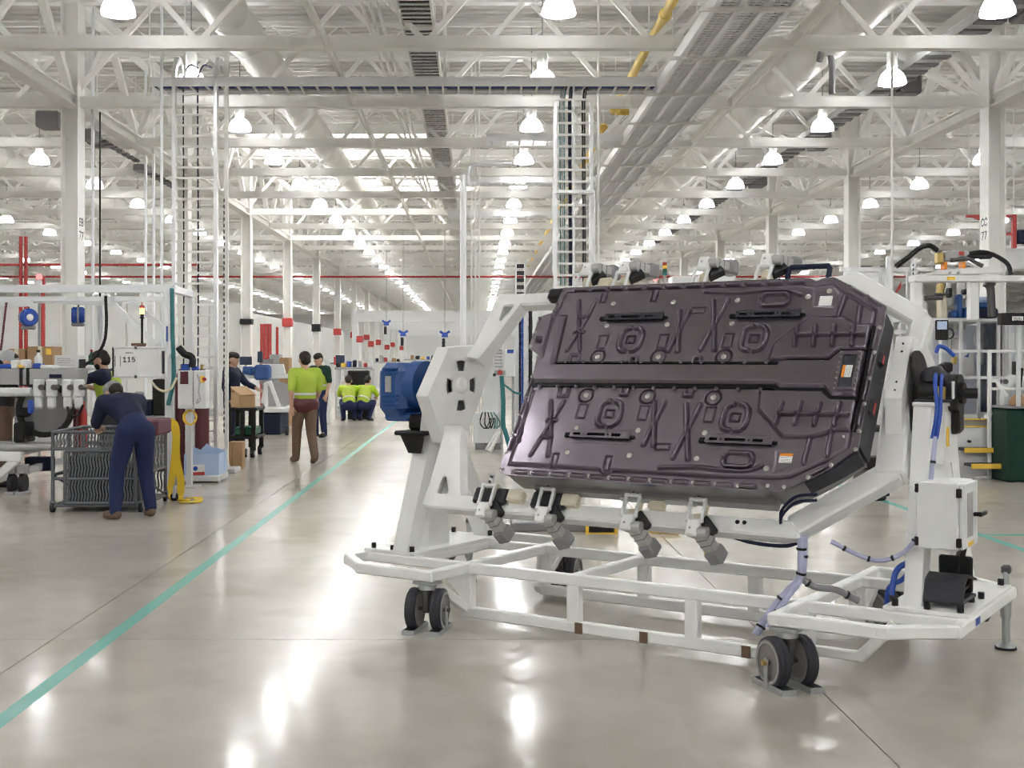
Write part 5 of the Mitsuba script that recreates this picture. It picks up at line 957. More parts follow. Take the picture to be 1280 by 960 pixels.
part(fg, 'clutter', J(*[rb(0.718 + q*.08, 0.718 + q*.08 + .06, 23.1, 23.3, 2.25 + .06*(q % 3), 2.36 + .07*(q % 2), .01) for q in range(6)], bx(0.689, 1.287, 23.05, 23.35, 2.18, 2.25)), 'm_mid_grey')
fr2 = thing('cable_rack', 'dark slotted cable rack standing in the far hall between the drop pipes and the pack', 'rack')
part(fr2, 'rail', J(bx(0.89, 0.929, 30, 30.1, 0, 4.0), bx(1.103, 1.142, 30, 30.1, 0, 4.0)), 'm_alu')
for z in np.arange(1.8, 3.95, .17): part(fr2, 'slot', bx(0.929, 1.103, 30, 30.08, z, z + .09), 'm_charcoal')
# things on the floor behind and under the stand
fp2 = thing('floor_platform', 'low grey platform with a yellow framed black step behind the stand', 'platform')
part(fp2, 'deck', rb(0.32, 1.332, 11.8, 12.6, 0, .085, .01), 'm_grey'); part(fp2, 'step', rb(1.042, 1.283, 11.68, 11.79, .0, .08, .004), 'm_black')
part(fp2, 'edge', J(bx(1.008, 1.309, 11.65, 11.68, .075, .095), bx(1.008, 1.038, 11.65, 11.68, 0, .09), bx(1.279, 1.309, 11.65, 11.68, 0, .09), bx(1.008, 1.309, 11.65, 11.68, 0, .01)), 'm_yellow')
solo('floor_bar', 'yellow bar lying on the floor behind the stand, black at its ends', 'bar', J(bar((1.602, 11.7, .03), (1.886, 11.6, .03), .05, .05, .01)), 'm_yellow')
solo('floor_box', 'black ribbed box on the floor under the stand', 'box', J(rb(0.482, 0.662, 8.95, 9.2, 0, .14, .01), *[rb(0.482 + .01 + q*.028, 0.482 + .025 + q*.028, 8.94, 8.96, .01, .13, .002) for q in range(6)]), 'm_black')
# ---------------------------------------------------------------- machine cell on the right
yr = 17.4
cf = thing('machine_guard', 'aluminium frame of the machine cell right of the pack, with clear panels', 'machine frame')
for px in (5.635, 5.714, 5.781, 6.039, 6.101): part(cf, 'post', profile((px, yr, 0), (px, yr, 2.907), .06), 'm_alu')
for a, b, z in ((5.074, 6.107, 2.896), (5.13, 5.635, 2.817), (5.613, 6.107, 2.189), (5.13, 6.107, 2.02), (5.186, 6.107, 0.393), (5.523, 6.107, 0.842)): part(cf, 'rail', profile((a, yr, z), (b, yr, z), .06), 'm_alu')
part(cf, 'tall_frame', J(profile((5.682, 17.2, 0), (5.682, 17.2, 3.048), .05), profile((6.037, 17.2, 0), (6.037, 17.2, 3.048), .05), profile((5.659, 17.2, 3.037), (6.059, 17.2, 3.037), .05)), 'm_alu')
for q in range(22): part(cf, 'slot', bx(6.012, 6.028, 17.165, 17.172, 2.956 - q*.06 - .03, 2.956 - q*.06), 'm_charcoal')
part(cf, 'sign', prism([(5.815, 2.565), (5.904, 2.721), (5.904, 2.632), (5.826, 2.554)], mat4((1, 0, 0), (0, 0, 1), (0, -1, 0), (0, 17.33, 0)), 0, .01), 'm_red')
for a, b, z0, z1 in ((5.216, 5.645, 2.056, 2.79), (5.837, 6.063, 2.056, 2.869)): part(cf, 'pane', bx(a, b, 17.5, 17.502, z0, z1), 'm_panel_glass')
# gantry beam
gb2 = thing('gantry', 'long off white gantry beam with a yellow label across the machine cell', 'beam')
part(gb2, 'beam', rb(5.977, 7.699, 17.0, 17.25, 2.703, 2.791, .01), 'm_frame_white'); part(gb2, 'top_arm', prism([(6.054, 2.795), (7.206, 2.824), (7.206, 2.911), (6.767, 2.9), (6.383, 2.867)], mat4((1, 0, 0), (0, 0, 1), (0, -1, 0), (0, 17.2, 0)), 0, .15), 'm_steel_white'); part(gb2, 'label', bx(6.423, 6.533, 16.992, 16.998, 2.724, 2.768), 'm_yellow')
for px in (6.592, 6.471): part(gb2, 'bolt', cyl((px, 17.0, 2.824), (px, 17.04, 2.824), .018, 8), 'm_mid_grey')
for px, zz in ((6.046, 0), (6.829, 2.18)): part(gb2, 'post', rb(px - .06, px + .06, 17.05, 17.2, zz, 2.709, .01), 'm_frame_white')
# actuator on the beam
ac = thing('actuator', 'grey and red actuator with black cables on top of the gantry beam', 'actuator')
part(ac, 'body', rb(6.427, 6.723, 17.05, 17.2, 2.988, 3.131, .01), 'm_mid_grey'); part(ac, 'feet', rb(6.405, 6.449, 17.05, 17.2, 2.878, 2.977, .004), 'm_orange'); part(ac, 'feet', rb(6.657, 6.701, 17.05, 17.2, 2.878, 2.977, .004), 'm_orange')
part(ac, 'valve', J(rb(6.317, 6.405, 17.05, 17.2, 2.955, 3.109, .015)), 'm_brass'); part(ac, 'plug', rb(6.745, 7.074, 17.05, 17.15, 3.021, 3.087, .02), 'm_black'); part(ac, 'mark', rb(6.603, 6.679, 17.044, 17.05, 3.065, 3.12, .002), 'm_red')
part(ac, 'cable', tube([(5.759, 17.1, 2.919), (5.924, 17.1, 3.04), (6.09, 17.1, 3.172), (6.222, 17.1, 3.206), (6.333, 17.1, 3.139)], .035, 8, 6), 'm_black', 40); part(ac, 'cable', tube([(6.774, 17.1, 3.095), (6.95, 17.1, 3.117), (7.116, 17.1, 3.073), (7.248, 17.0, 2.952), (7.281, 16.95, 2.797)], .03, 8, 6), 'm_black', 40); part(ac, 'cable', tube([(6.487, 17.04, 2.996), (6.73, 17.04, 3.018), (6.928, 17.04, 2.919)], .03, 8, 6), 'm_dark_steel', 40)
solo('cable_bundle', 'thick black forked cable bundle hanging from the gantry beam', 'cable', J(tube([(7.074, 17.3, 2.703), (7.14, 17.3, 2.637), (7.151, 17.3, 2.484), (7.162, 17.3, 2.231)], .055, 10, 6), tube([(7.195, 17.3, 2.703), (7.151, 17.3, 2.615), (7.151, 17.3, 2.505)], .03, 8, 5)), 'm_dark_steel', 40)
# gripper machinery under the beam
gr = thing('gripper_station', 'machine station of pale cylinders, tan column and blue parts inside the cell', 'machine')
y2 = 18.0; zb = 2.231
part(gr, 'table', rb(6.387, 7.63, y2 - .2, y2 + .8, zb - .06, zb, .01), 'm_alu')
for px in (6.41, 7.595):
    for yy in (y2 - .15, y2 + .75): part(gr, 'leg', bx(px - .04, px + .04, yy - .04, yy + .04, 0, zb - .05), 'm_alu')
part(gr, 'column', rb(6.724, 6.817, y2, y2 + .2, zb, 2.544, .02), 'm_cream'); parts(gr, 'cylinder', [cyl((6.468, y2, 2.521), (6.735, y2, 2.533), .035, 12), cyl((6.619, y2, 2.585), (6.828, y2, 2.579), .018, 10)], 'm_dark_steel', 40); part(gr, 'tower', rb(6.785, 6.843, y2 + .2, y2 + .4, zb, 2.759, .02), 'm_brass')
parts(gr, 'flask', [*[lathe([(0, 0), (.06, 0), (.06, .2), (.03, .28), (.03, .36), (0, .36)], (px, y2 + .2, z), (0, 0, 1), 14) for px, z in ((6.526, zb), (6.898, zb + .2), (7.049, zb + .05), (7.084, zb + .3))]], 'm_paper', 40)
parts(gr, 'blue_block', [*[rb(6.875 + .1*q, 6.875 + .1*q + .08, y2 + .05*(q % 2), y2 + .2, zb, zb + [.12, .35, .16, .30, .14][q], .02) for q in range(5)]], 'm_blue_gear'); parts(gr, 'valve', [rb(7.037, 7.107, y2 - .05, y2 + .1, 2.579, 2.66, .02), rb(6.817, 6.863, y2 - .05, y2 + .1, 2.533, 2.672, .01)], 'm_black')
part(gr, 'bracket', rb(7.119, 7.258, y2, y2 + .15, zb, 2.509, .01), 'm_machine_white')
for z, a, b, m in ((zb, 7.177, 7.43, 'm_navy'), (zb + .14, 7.189, 7.373, 'm_blue_gear'), (zb + .22, 7.189, 7.327, 'm_clear_blue')): solo('cloth_pack', 'blue wrapped pack on the cell table, %s in its pile' % ('lowest' if m == 'm_navy' else 'middle' if m == 'm_blue_gear' else 'top'), 'pack', rb(a, b, 17.7, 18.0, z, z + (.14 if m == 'm_navy' else .08), .03), m)
mo = thing('monitor', 'black machine monitor with a white label at the right edge', 'monitor'); part(mo, 'housing', rb(7.004, 7.518, 16.6, 16.75, 2.1, 2.26, .01), 'm_black'); part(mo, 'label', rb(7.143, 7.293, 16.594, 16.6, 2.153, 2.212, .001), 'm_paper')
for q in range(2): part(mo, 'print', bx(7.165, 7.261, 16.59, 16.594, 2.191 - q*.025 - .01, 2.191 - q*.025), 'm_ink')
part(mo, 'post', bx(7.24, 7.283, 16.65, 16.7, 0, 2.1), 'm_alu')
# glazed doors and lavender covers below the table
gd = thing('cell_door', 'glazed cell panels in slim frames with posters and blue curtains behind', 'machine door')
for px in (6.427, 6.847, 7.097, 7.381, 7.54, 7.687): part(gd, 'post', profile((px, 17.6, .8), (px, 17.6, 2.195), .04), 'm_alu')
for z in (2.195, 1.752, 1.377): part(gd, 'rail', profile((6.381, 17.6, z), (7.858, 17.6, z), .04), 'm_alu')
for a, b in ((6.446, 6.843), (6.866, 7.378), (7.4, 7.81)): part(gd, 'pane', bx(a, b, 17.62, 17.622, 0.832, 2.184), 'm_panel_glass')
part(gd, 'backing', rb(6.399, 8.17, 18.9, 18.95, .8, zb - .07, .005), 'm_lav')
for a, b, z0, z1, m in ((7.094, 7.408, 2.084, 2.205, 'm_mid_grey'), (7.215, 7.275, 2.048, 2.193, 'm_paper'), (7.142, 7.359, 1.771, 2.012, 'm_paper'), (7.528, 7.625, 1.843, 2.036, 'm_paper'), (7.311, 7.528, 1.348, 1.734, 'm_machine_white'), (8.011, 8.144, 1.747, 2.036, 'm_paper')): part(gd, 'poster', rb(a, b, 18.84, 18.85, z0, z1, .001), m)
part(gd, 'curtain', J(*[lathe([(0, 0), (.05, 0), (.05, 1.35), (0, 1.35)], (7.627 + q*.075, 18.6 + .03*(q % 2), .9), (0, 0, 1), 8) for q in range(4)]), 'm_navy', 40); part(gd, 'curtain', J(*[lathe([(0, 0), (.05, 0), (.05, .7), (0, .7)], (7.495 + q*.075, 18.55, .85), (0, 0, 1), 8) for q in range(6)]), 'm_navy', 40)
part(gd, 'blue_mark', prism([(7.284, 1.674), (7.356, 1.734), (7.356, 1.662)], mat4((1, 0, 0), (0, 0, 1), (0, -1, 0), (0, 18.6, 0)), 0, .005), 'm_blue'); part(gd, 'red_post', cyl((7.956, 18.6, 1.626), (7.956, 18.6, 1.926), .02, 8), 'm_maroon', 40)
part(gd, 'dark_unit', rb(7.764, 8.072, 18.4, 18.7, 1.389, 1.603, .02), 'm_black'); part(gd, 'frame_print', J(*[tube([(7.178, 18.83, 1.783), (7.19, 18.83, 1.94), (7.311, 18.83, 1.964)], .008, 6)]), 'm_mid_grey')
hm = thing('tablet', 'small black framed screen with a round handle beside the top right of the stand', 'screen')
part(hm, 'frame', J(rb(5.72, 5.88, 15.5, 15.54, 1.88, 2.13, .01)), 'm_black'); part(hm, 'screen', rb(5.733, 5.857, 15.494, 15.5, 2.01, 2.114, .002), 'm_clear_blue'); part(hm, 'handle', tube([(5.88 + .06*math.cos(a), 15.5, 1.96 + .065*math.sin(a)) for a in np.linspace(-1.5, 1.5, 9)], .01, 6), 'm_black', 40); part(hm, 'post', bx(5.78, 5.8, 15.52, 15.56, 0, 1.89), 'm_alu')
cm = thing('camera_unit', 'black round camera unit with a blue hose behind the right bearing', 'camera'); part(cm, 'body', J(cyl((4.848, 13, 1.541), (4.948, 13.1, 1.566), .05, 16), rb(4.881, 4.982, 13, 13.12, 1.507, 1.608, .02)), 'm_black', 30); part(cm, 'lens', lathe([(.045, 0), (.035, .02), (.0, .02)], (4.831, 12.98, 1.533), (-.8, -.6, 0), 18), 'm_dark_steel', 40); part(cm, 'fitting', rb(4.982, 5.024, 13, 13.08, 1.591, 1.675, .01), 'm_brass'); part(cm, 'hose', tube([(4.797, 13, 1.709), (4.831, 13, 1.776), (4.906, 13, 1.751), (4.99, 13, 1.675)], .022, 8, 6), 'm_blue_hose', 40); part(cm, 'post', bx(4.929, 4.954, 13.02, 13.08, 0, 1.516), 'm_charcoal')
# platform, steps, hand rail, bin
st_ = thing('access_platform', 'white access platform with two yellow edged steps and white hand rails', 'platform')
part(st_, 'deck', prism([(6.503, 0), (7.124, 0), (7.124, .9), (6.503, .9)], mat4((1, 0, 0), (0, 1, 0), (0, 0, 1), (0, 17.2, .70)), 0, .10), 'm_mid_grey'); part(st_, 'front', rb(6.236, 7.124, 17.15, 17.2, .02, .70, .005), 'm_machine_white'); part(st_, 'edge', J(bx(6.465, 7.039, 17.13, 17.2, .70, .715), bx(6.465, 7.039, 17.13, 17.2, .80, .815)), 'm_yellow')
part(st_, 'knob', cyl((6.779, 17.1, 0.503), (6.779, 17.15, 0.503), .02, 10), 'm_black')
for a, b, z, y in ((6.638, 7.064, 0.414, 16.95), (6.637, 7.079, 0.217, 16.7)):
    part(st_, 'tread', rb(a, b, y, y + .25, z - .03, z + .01, .004), 'm_charcoal'); part(st_, 'nosing', rb(a, b, y - .015, y, z - .055, z + .015, .003), 'm_yellow')
part(st_, 'stringer', prism([(17.15, .62), (16.72, .20), (16.66, 0), (17.15, 0)], mat4((0, 1, 0), (0, 0, 1), (1, 0, 0), (7.121, 0, 0)), -.02, .02), 'm_machine_white')
for px, z0, z1 in ((7.003, 0, 1.76), (7.174, 0, 1.236)): part(st_, 'rail_post', rb(px - .025, px + .025, 16.97, 17.02, z0, z1, .008), FW)
part(st_, 'rail', J(bar((6.986, 17, 1.749), (7.645, 17, 1.749), .045, .045, .008), bar((6.986, 17, 1.233), (7.645, 17, 1.233), .04, .04, .008), bar((7.019, 17, 1.343), (7.118, 17, 1.343), .045), bar((7.107, 17, 1.332), (7.228, 16.95, 1.135), .045), bar((7.008, 17, 0.893), (7.096, 17, 0.893), .045), bar((7.096, 17, 0.893), (7.217, 16.95, 0.707), .045)), FW)
bi = thing('waste_bin', 'dark green waste bin at the right edge beside the steps', 'bin'); part(bi, 'body', rb(7.036, 7.792, 16.5, 17.1, .0, 0.979, .03), 'm_dark_green'); part(bi, 'rim', rb(7.026, 7.803, 16.48, 17.12, 0.979, 1.011, .008), 'm_grey')
solo('rag_bundle', 'bundle of tan rags lying on the green waste bin', 'rags', blob({0: (7.284, 16.8, 1.054, .09), 1: (7.414, 16.75, 1.043, .08), 2: (7.349, 16.9, 1.086, .08)}, [(0, 1), (1, 2), (0, 2)], .03, 3), 'm_card', True)
rbm = thing('robot_arm', 'white rounded robot arm behind the hand rail at the right edge', 'robot arm'); part(rbm, 'arm', blob({0: (7.344, 17.25, 0.98, .06), 1: (7.322, 17.25, 1.237, .075), 2: (7.411, 17.25, 1.349, .08), 3: (7.567, 17.25, 1.326, .08), 4: (7.724, 17.25, 1.226, .08)}, [(0, 1), (1, 2), (2, 3), (3, 4)], .03, 3), 'm_machine_white', True); part(rbm, 'joint', cyl((7.303, 17.16, 1.33), (7.303, 17.2, 1.33), .035, 14), 'm_dark_steel'); part(rbm, 'base', rb(7.277, 7.411, 17.2, 17.4, 0, 1.014, .02), 'm_charcoal')
solo('pole', 'thin black pole leaning behind the green waste bin', 'pole', cyl((7.369, 17.14, .1), (7.513, 17.14, 1.517), .022, 8), 'm_black', 40)
cu = thing('chiller_unit', 'grey machine on black feet with a yellow hose, behind the right corner of the pack', 'machine'); part(cu, 'body', rb(4.559, 4.879, 14.6, 15.2, 0.482, 0.783, .02), 'm_mid_grey'); part(cu, 'top', rb(4.578, 4.785, 14.6, 15.0, 0.783, 0.859, .02), 'm_charcoal'); part(cu, 'foot', J(lathe([(0, 0), (.16, 0), (.18, .03), (.12, .06), (0, .06)], (4.589, 14.5, .0), (0, 0, 1), 20), rb(4.565, 4.827, 14.55, 15.1, .03, 0.481, .01)), 'm_black', 30); part(cu, 'hose', tube([(4.762, 14.45, 0.303), (4.743, 14.45, 0.396), (4.78, 14.45, 0.434), (4.79, 14.5, 0.49)], .012, 6, 5), 'm_yellow', 40)
part(cu, 'lever', bar((4.359, 14.5, 0.387), (4.621, 14.5, 0.34), .025), 'm_black')
# red frame beside the nearest right column, with a blue unit
rf = thing('red_frame', 'red steel frame with a blue unit beside the nearest right column', 'frame')
yq = 22.0
part(rf, 'upright', bx(9.481, 9.552, yq, yq + .07, 3.609, 4.205), 'm_red'); part(rf, 'cross_bar', J(bx(8.672, 9.538, yq, yq + .07, 4.155, 4.198), bx(9.339, 9.538, yq, yq + .07, 3.836, 3.878)), 'm_red'); part(rf, 'wedge', prism([(8.757, 4.162), (8.942, 4.162), (8.942, 4.091)], mat4((1, 0, 0), (0, 0, 1), (0, -1, 0), (0, yq + .06, 0)), 0, .05), 'm_red'); part(rf, 'unit', rb(9.566, 9.822, yq, yq + .2, 3.694, 3.935, .02), 'm_navy'); part(rf, 'hanger', J(bx(9.51, 9.524, yq + .03, yq + .05, 4.205, 7.5), bx(8.715, 8.729, yq + .03, yq + .05, 4.205, 7.5)), 'm_steel_white')
part(rf, 'crate', rb(9.439, 9.983, 22.3, 22.8, 3.254, 3.641, .01), 'm_machine_white')
# stack lights beyond the pack
sl2 = thing('signal_lamp', 'red yellow green signal lamp standing beyond the top edge of the pack', 'signal lamp')
for q, m in enumerate(('m_teal_dark', 'm_green', 'm_yellow', 'm_red')): part(sl2, 'lens', cyl((2.856, 19, 2.925 + q*.05), (2.856, 19, 2.925 + q*.05 + .048), .035, 14), m, 40)
part(sl2, 'pole', cyl((2.856, 19, 0), (2.856, 19, 2.925), .02, 8), 'm_mid_grey')
bc2 = thing('beacon', 'red and white beacon on a pole beyond the top edge of the pack', 'beacon'); part(bc2, 'lens', cyl((2.424, 17, 2.725), (2.424, 17, 2.802), .035, 14), 'm_red', 40, emitter=emit((2.5, .3, .3))); part(bc2, 'cap', cyl((2.424, 17, 2.802), (2.424, 17, 2.845), .035, 14), 'm_black', 40); part(bc2, 'pole', cyl((2.424, 17, 0), (2.424, 17, 2.725), .025, 10), 'm_paper', 40)
for a, b, t, y, lb in ((4.568, 4.986, 3.369, 24, 'narrow tall white machine cabinet behind the top edge of the pack'), (5.485, 6.408, 3.26, 26, 'wide white machine cabinet behind the pack, left of the dark blue handle'), (5.91, 6.452, 3.005, 20, 'white machine cabinet behind the upper right corner of the pack'), (4.684, 5.555, 3.644, 30, 'furthest white machine cabinet behind the middle of the pack')):
    k = thing('machine_cabinet', lb, 'cabinet'); part(k, 'body', rb(a, b, y, y + .6, 0, t, .02), 'm_machine_white'); n = 1 if b - a < .5 else 2
    for q in range(n):
        d0, d1 = a + .03 + (b - a - .03)*q/n, a + (b - a - .03)*(q + 1)/n
        d = part(k, 'door', rb(d0, d1, y - .02, y, .15, t - .08, .006), 'm_machine_white'); part(d, 'handle', bx(d1 - .08, d1 - .05, y - .045, y - .02, 1.0, 1.2), 'm_charcoal'); part(d, 'vent', bx(d0 + .08, d1 - .12, y - .024, y - .02, .3, .5), 'm_mid_grey')
    part(k, 'plinth', rb(a + .02, b - .02, y - .01, y + .5, 0, .1, .004), 'm_grey')
# foot pedal on the right base plate
pd = thing('foot_pedal', 'black steel foot pedal with guard standing on the right base plate of the stand', 'pedal')
part(pd, 'base', C(rb(1.655, 1.87, -.34, -.05, .415, .435, .006)), 'm_charcoal'); part(pd, 'guard', C(prism([(-.34, .43), (-.30, .53), (-.22, .555), (-.04, .51), (-.04, .50), (-.22, .54), (-.29, .515), (-.325, .43)], mat4((0, 1, 0), (0, 0, 1), (1, 0, 0), (0, 0, 0)), 1.66, 1.87)), 'm_charcoal'); part(pd, 'treadle', C(bar((1.765, -.30, .45), (1.765, -.06, .475), .15, .02, .004)), 'm_black'); part(pd, 'back', C(rb(1.68, 1.85, -.06, -.03, .43, .62, .01), bar((1.765, -.05, .5), (1.80, -.02, .70), .05, .03, .004)), 'm_black')
part(pd, 'pad', C(rb(1.62, 1.655, -.2, -.1, .42, .46, .01)), 'm_black')
for u, v in ((1.68, -.31), (1.85, -.31), (1.68, -.08), (1.85, -.08)): part(pd, 'foot', C(cyl((u, v, .391), (u, v, .416), .018, 10)), 'm_black')
# ---------------------------------------------------------------- people
def unit(v): v = np.asarray(v, float); return v / (np.linalg.norm(v) + 1e-12)
def person(label, x, y, yaw, J3, wear, hands=('open', 'open'), look=(0, 1, 0), cap=None, mask=None):
    """J3: joints in metres, x right of the body, y ahead, z up; yaw turns ahead from +y"""
    k = thing('person', label, 'person'); c, s = math.cos(yaw), math.sin(yaw); M = mat4((c, s, 0), (-s, c, 0), (0, 0, 1), (x, y, 0))
    P = {q: np.array(v, float) for q, v in J3.items()}
    hd, nk = P['head'], P['neck']; fw = unit(look); upv = unit(hd - nk); rt = unit(np.cross(fw, upv)); fw = np.cross(upv, rt)
    H = lambda a, b, d, r: (*(hd + rt*a + fw*b + upv*d), r)
    j = {'pelv': (*P['hip'], .125), 'pl': (*(P['hipL']), .095), 'pr': (*(P['hipR']), .095), 'wst': (*P['waist'], .125), 'chs': (*P['chest'], .14), 'nk': (*nk, .058), 'nk2': H(0, -.01, -.06, .055), 'shl': (*P['shL'], .068), 'shr': (*P['shR'], .068),
        'h1': H(0, -.015, .03, .092), 'h2': H(0, .03, -.04, .066), 'ch': H(0, .055, -.095, .032), 'no': H(0, .095, -.025, .014), 'br': H(0, .075, .015, .03), 'earl': H(-.083, -.01, -.02, .02), 'earr': H(.083, -.01, -.02, .02)}
    bones = [('pelv', 'pl', 'pr'), ('pelv', 'wst'), ('wst', 'chs'), ('chs', 'shl', 'shr'), ('chs', 'nk'), ('nk', 'nk2'), ('nk2', 'h2'), ('h1', 'h2'), ('h2', 'ch'), ('h1', 'br'), ('br', 'no', 'h2'), ('h1', 'earl'), ('h1', 'earr')]
    for S, q in (('L', 'l'), ('R', 'r')):
        j |= {'k' + q: (*P['kn' + S], .058), 'a' + q: (*P['an' + S], .04), 'e' + q: (*P['el' + S], .042), 'w' + q: (*P['wr' + S], .029)}
        kf = unit(P['toe' + S] - P['an' + S]); j['he' + q] = (*(P['an' + S] - kf*.03 - [0, 0, .045]), .035); j['to' + q] = (*P['toe' + S], .03)
        bones += [('p' + q, 'k' + q), ('k' + q, 'a' + q), ('a' + q, 'he' + q, 'to' + q), ('sh' + q, 'e' + q), ('e' + q, 'w' + q)]
    body = [(j, bones)]
    fine = []
    for S, q in (('L', 'l'), ('R', 'r')):
        d = unit(P['wr' + S] - P['el' + S]); sd = unit(np.cross(d, (0, 0, 1) if abs(d[2]) < .9 else (0, 1, 0))); nm = np.cross(sd, d)
        if nm[2] > 0: nm = -nm
        w = P['wr' + S]; g = {}; b = []
        for i, o in enumerate((-.03, -.01, .01, .03)):
            L = (.062, .075, .072, .055)[i]; a0 = w + d*.085 + sd*o; a1 = a0 + unit(d + nm*.25)*L*.55; a2 = a1 + unit(d*.6 + nm)*L*.5
            g |= {f'm{i}': (*(w + d*.02 + sd*o*.7), .016), f'a{i}': (*a0, .0115), f'b{i}': (*a1, .0095), f'c{i}': (*a2, .0085)}; b += [(f'a{i}', f'b{i}'), (f'b{i}', f'c{i}')]
        b += [('m0', 'm1', 'm2', 'm3', 'a0', 'a1', 'a2', 'a3')]; t0 = w + d*.03 + sd*.035*(1 if S == 'L' else -1); t1 = t0 + unit(d + sd*.8*(1 if S == 'L' else -1))*.045; t2 = t1 + unit(d + nm*.4)*.035
        g |= {'t0': (*t0, .013), 't1': (*t1, .0115), 't2': (*t2, .009), 'w': (*w, .027)}; b += [('t0', 't1'), ('t1', 't2'), ('t0', 'm1'), ('w', 'm0', 'm3')]
        body.append((g, b))
    ms = [m3.Manifold.batch_hull([m3.Manifold.sphere(jj[q][3], 18).translate(list(map(float, jj[q][:3]))) for q in bn]) for jj, bb in body for bn in bb]
    mm = m3.Manifold.batch_boolean(ms, m3.OpType.Add).refine_to_length(.02).to_mesh(); t = trimesh.Trimesh(mm.vert_properties[:, :3], mm.tri_verts); trimesh.smoothing.filter_taubin(t, iterations=4)
    part(k, 'body', moved(t, M), 'm_skin', True)
    def cloth(name, bs, grow, m, lab=None, res=.03, extra=None):
        jj = {q: (*v[:3], v[3] + grow) for q, v in j.items()}; jj |= extra or {}
        part(k, name, moved(blob(jj, bs, res, 5), M), m, True, lab)
    lerp = lambda a, b, f: tuple(np.array(j[a])*(1 - f) + np.array(j[b])*f)
    cloth('trousers', [('pelv', 'pl', 'pr'), ('pelv', 'w2')] + [(f'p{q}', f'k{q}') for q in 'lr'] + [(f'k{q}', f'a{q}') for q in 'lr'], .022, wear['trousers'], extra={'w2': lerp('pelv', 'wst', .6)[:3] + (.145,)})
    if wear.get('tail'): cloth('shirt_tail', [('pl', 'pr', 'pelv')], .045, wear['tail'])
    sl = wear.get('sleeve', .5); ex = {}
    bs = [('pelv', 'wst'), ('wst', 'chs'), ('chs', 'shl', 'shr'), ('chs', 'nk')]
    for q in 'lr':
        f = min(1, sl*2); ex['s' + q] = lerp('sh' + q, 'e' + q, f)[:3] + (.058,); bs.append(('sh' + q, 's' + q))
        if sl > .5: ex['s2' + q] = lerp('e' + q, 'w' + q, (sl - .5)*2)[:3] + (.045,); bs.append(('s' + q, 's2' + q))
    ex['nk'] = (*(nk - unit(hd - nk)*.03), .062)
    cloth('shirt', bs, .018, wear['shirt'], extra=ex)
    if wear.get('vest'):
        pv = np.array(lerp('pelv', 'wst', .2)[:3]); sdv = unit(P['hipR'] - P['hipL']); e2 = {'pv': (*(pv - sdv*.07), .105), 'pw': (*(pv + sdv*.07), .105), 'sl2': lerp('shl', 'chs', .35)[:3] + (.095,), 'sr2': lerp('shr', 'chs', .35)[:3] + (.095,)}
        cloth('vest', [('pv', 'pw', 'wst'), ('wst', 'chs'), ('chs', 'sl2', 'sr2')], .042, wear['vest'], 'high visibility vest', extra=e2)
        a, b = np.array(j['wst'][:3]), np.array(j['chs'][:3]); ax = unit(b - a)
        for f in (.05, ): part(k, 'reflective_band', moved(lathe([(.172, -.02), (.176, 0), (.172, .02)], a*(1 - f) + b*f, ax, 28), M), 'm_vest_band', 40)
    for q in 'lr': cloth('shoe', [(f'a{q}', f'he{q}', f'to{q}')], .014, wear.get('shoes', 'm_black'), extra={f'a{q}': (*(np.array(j['a' + q][:3]) - [0, 0, .02]), .045)}, res=.025)
    hs = {'a': H(0, -.03, .05, .095), 'b': H(0, -.05, -.01, .082), 'c': H(0, .03, .075, .07)}
    part(k, 'hair', moved(blob(hs, [('a', 'b'), ('a', 'c')], .03, 4), M), wear.get('hair', 'm_hair'), True)
    for sgn in (-1, 1): part(k, 'eye', moved(trimesh.creation.icosphere(2, .009).apply_translation(H(sgn*.033, .094, .0, 0)[:3]), M), 'm_black', True)
    part(k, 'mouth', moved(blob({0: H(-.022, .083, -.068, .006), 1: H(.022, .083, -.068, .006)}, [(0, 1)], .01, 1), M), 'm_maroon', True)
    if cap: part(k, 'cap', moved(blob({'a': H(0, -.02, .055, .105), 'b': H(0, -.04, .03, .098), 'p': H(-.05, .14, .045, .012), 'q': H(.05, .14, .045, .012), 'm': H(0, .05, .05, .07)}, [('a', 'b'), ('m', 'p', 'q')], .03, 3), M), cap, True)
    if mask: part(k, 'face_mask', moved(blob({'a': H(-.055, .05, -.06, .035), 'b': H(.055, .05, -.06, .035), 'c': H(0, .095, -.04, .02), 'd': H(0, .07, -.1, .025)}, [('a', 'b', 'c', 'd')], .02, 3), M), mask, True)
    return k
def stand_pose(**k):
    p = dict(hip=(0, 0, .95), hipL=(-.09, 0, .92), hipR=(.09, 0, .92), knL=(-.10, .03, .5), knR=(.10, .03, .5), anL=(-.11, -.02, .09), anR=(.11, -.02, .09), toeL=(-.13, .14, .032), toeR=(.13, .14, .032), waist=(0, .0, 1.08), chest=(0, .0, 1.30), neck=(0, .0, 1.48), head=(0, .03, 1.62),
        shL=(-.19, 0, 1.42), shR=(.19, 0, 1.42), elL=(-.24, -.03, 1.14), elR=(.24, -.03, 1.14), wrL=(-.24, .08, .90), wrR=(.24, .08, .90)); p.update(k); return p
DOWN = (0, .8, -.6)
# 1 the operator leaning to his work, turned to the left
person('operator in yellow green vest and black mask reaching left to the clamps', -4.806, 16.25, math.radians(82), stand_pose(chest=(0, .06, 1.32), neck=(0, .10, 1.49), head=(0, .15, 1.62), shL=(-.19, .06, 1.43), shR=(.19, .06, 1.43), elL=(-.24, .33, 1.35), elR=(.22, .20, 1.22), wrL=(-.24, .59, 1.38), wrR=(.14, .42, 1.28)), dict(trousers='m_charcoal', shirt='m_navy', vest='m_vest', sleeve=.42), look=(0, .9, -.3), mask='m_black')
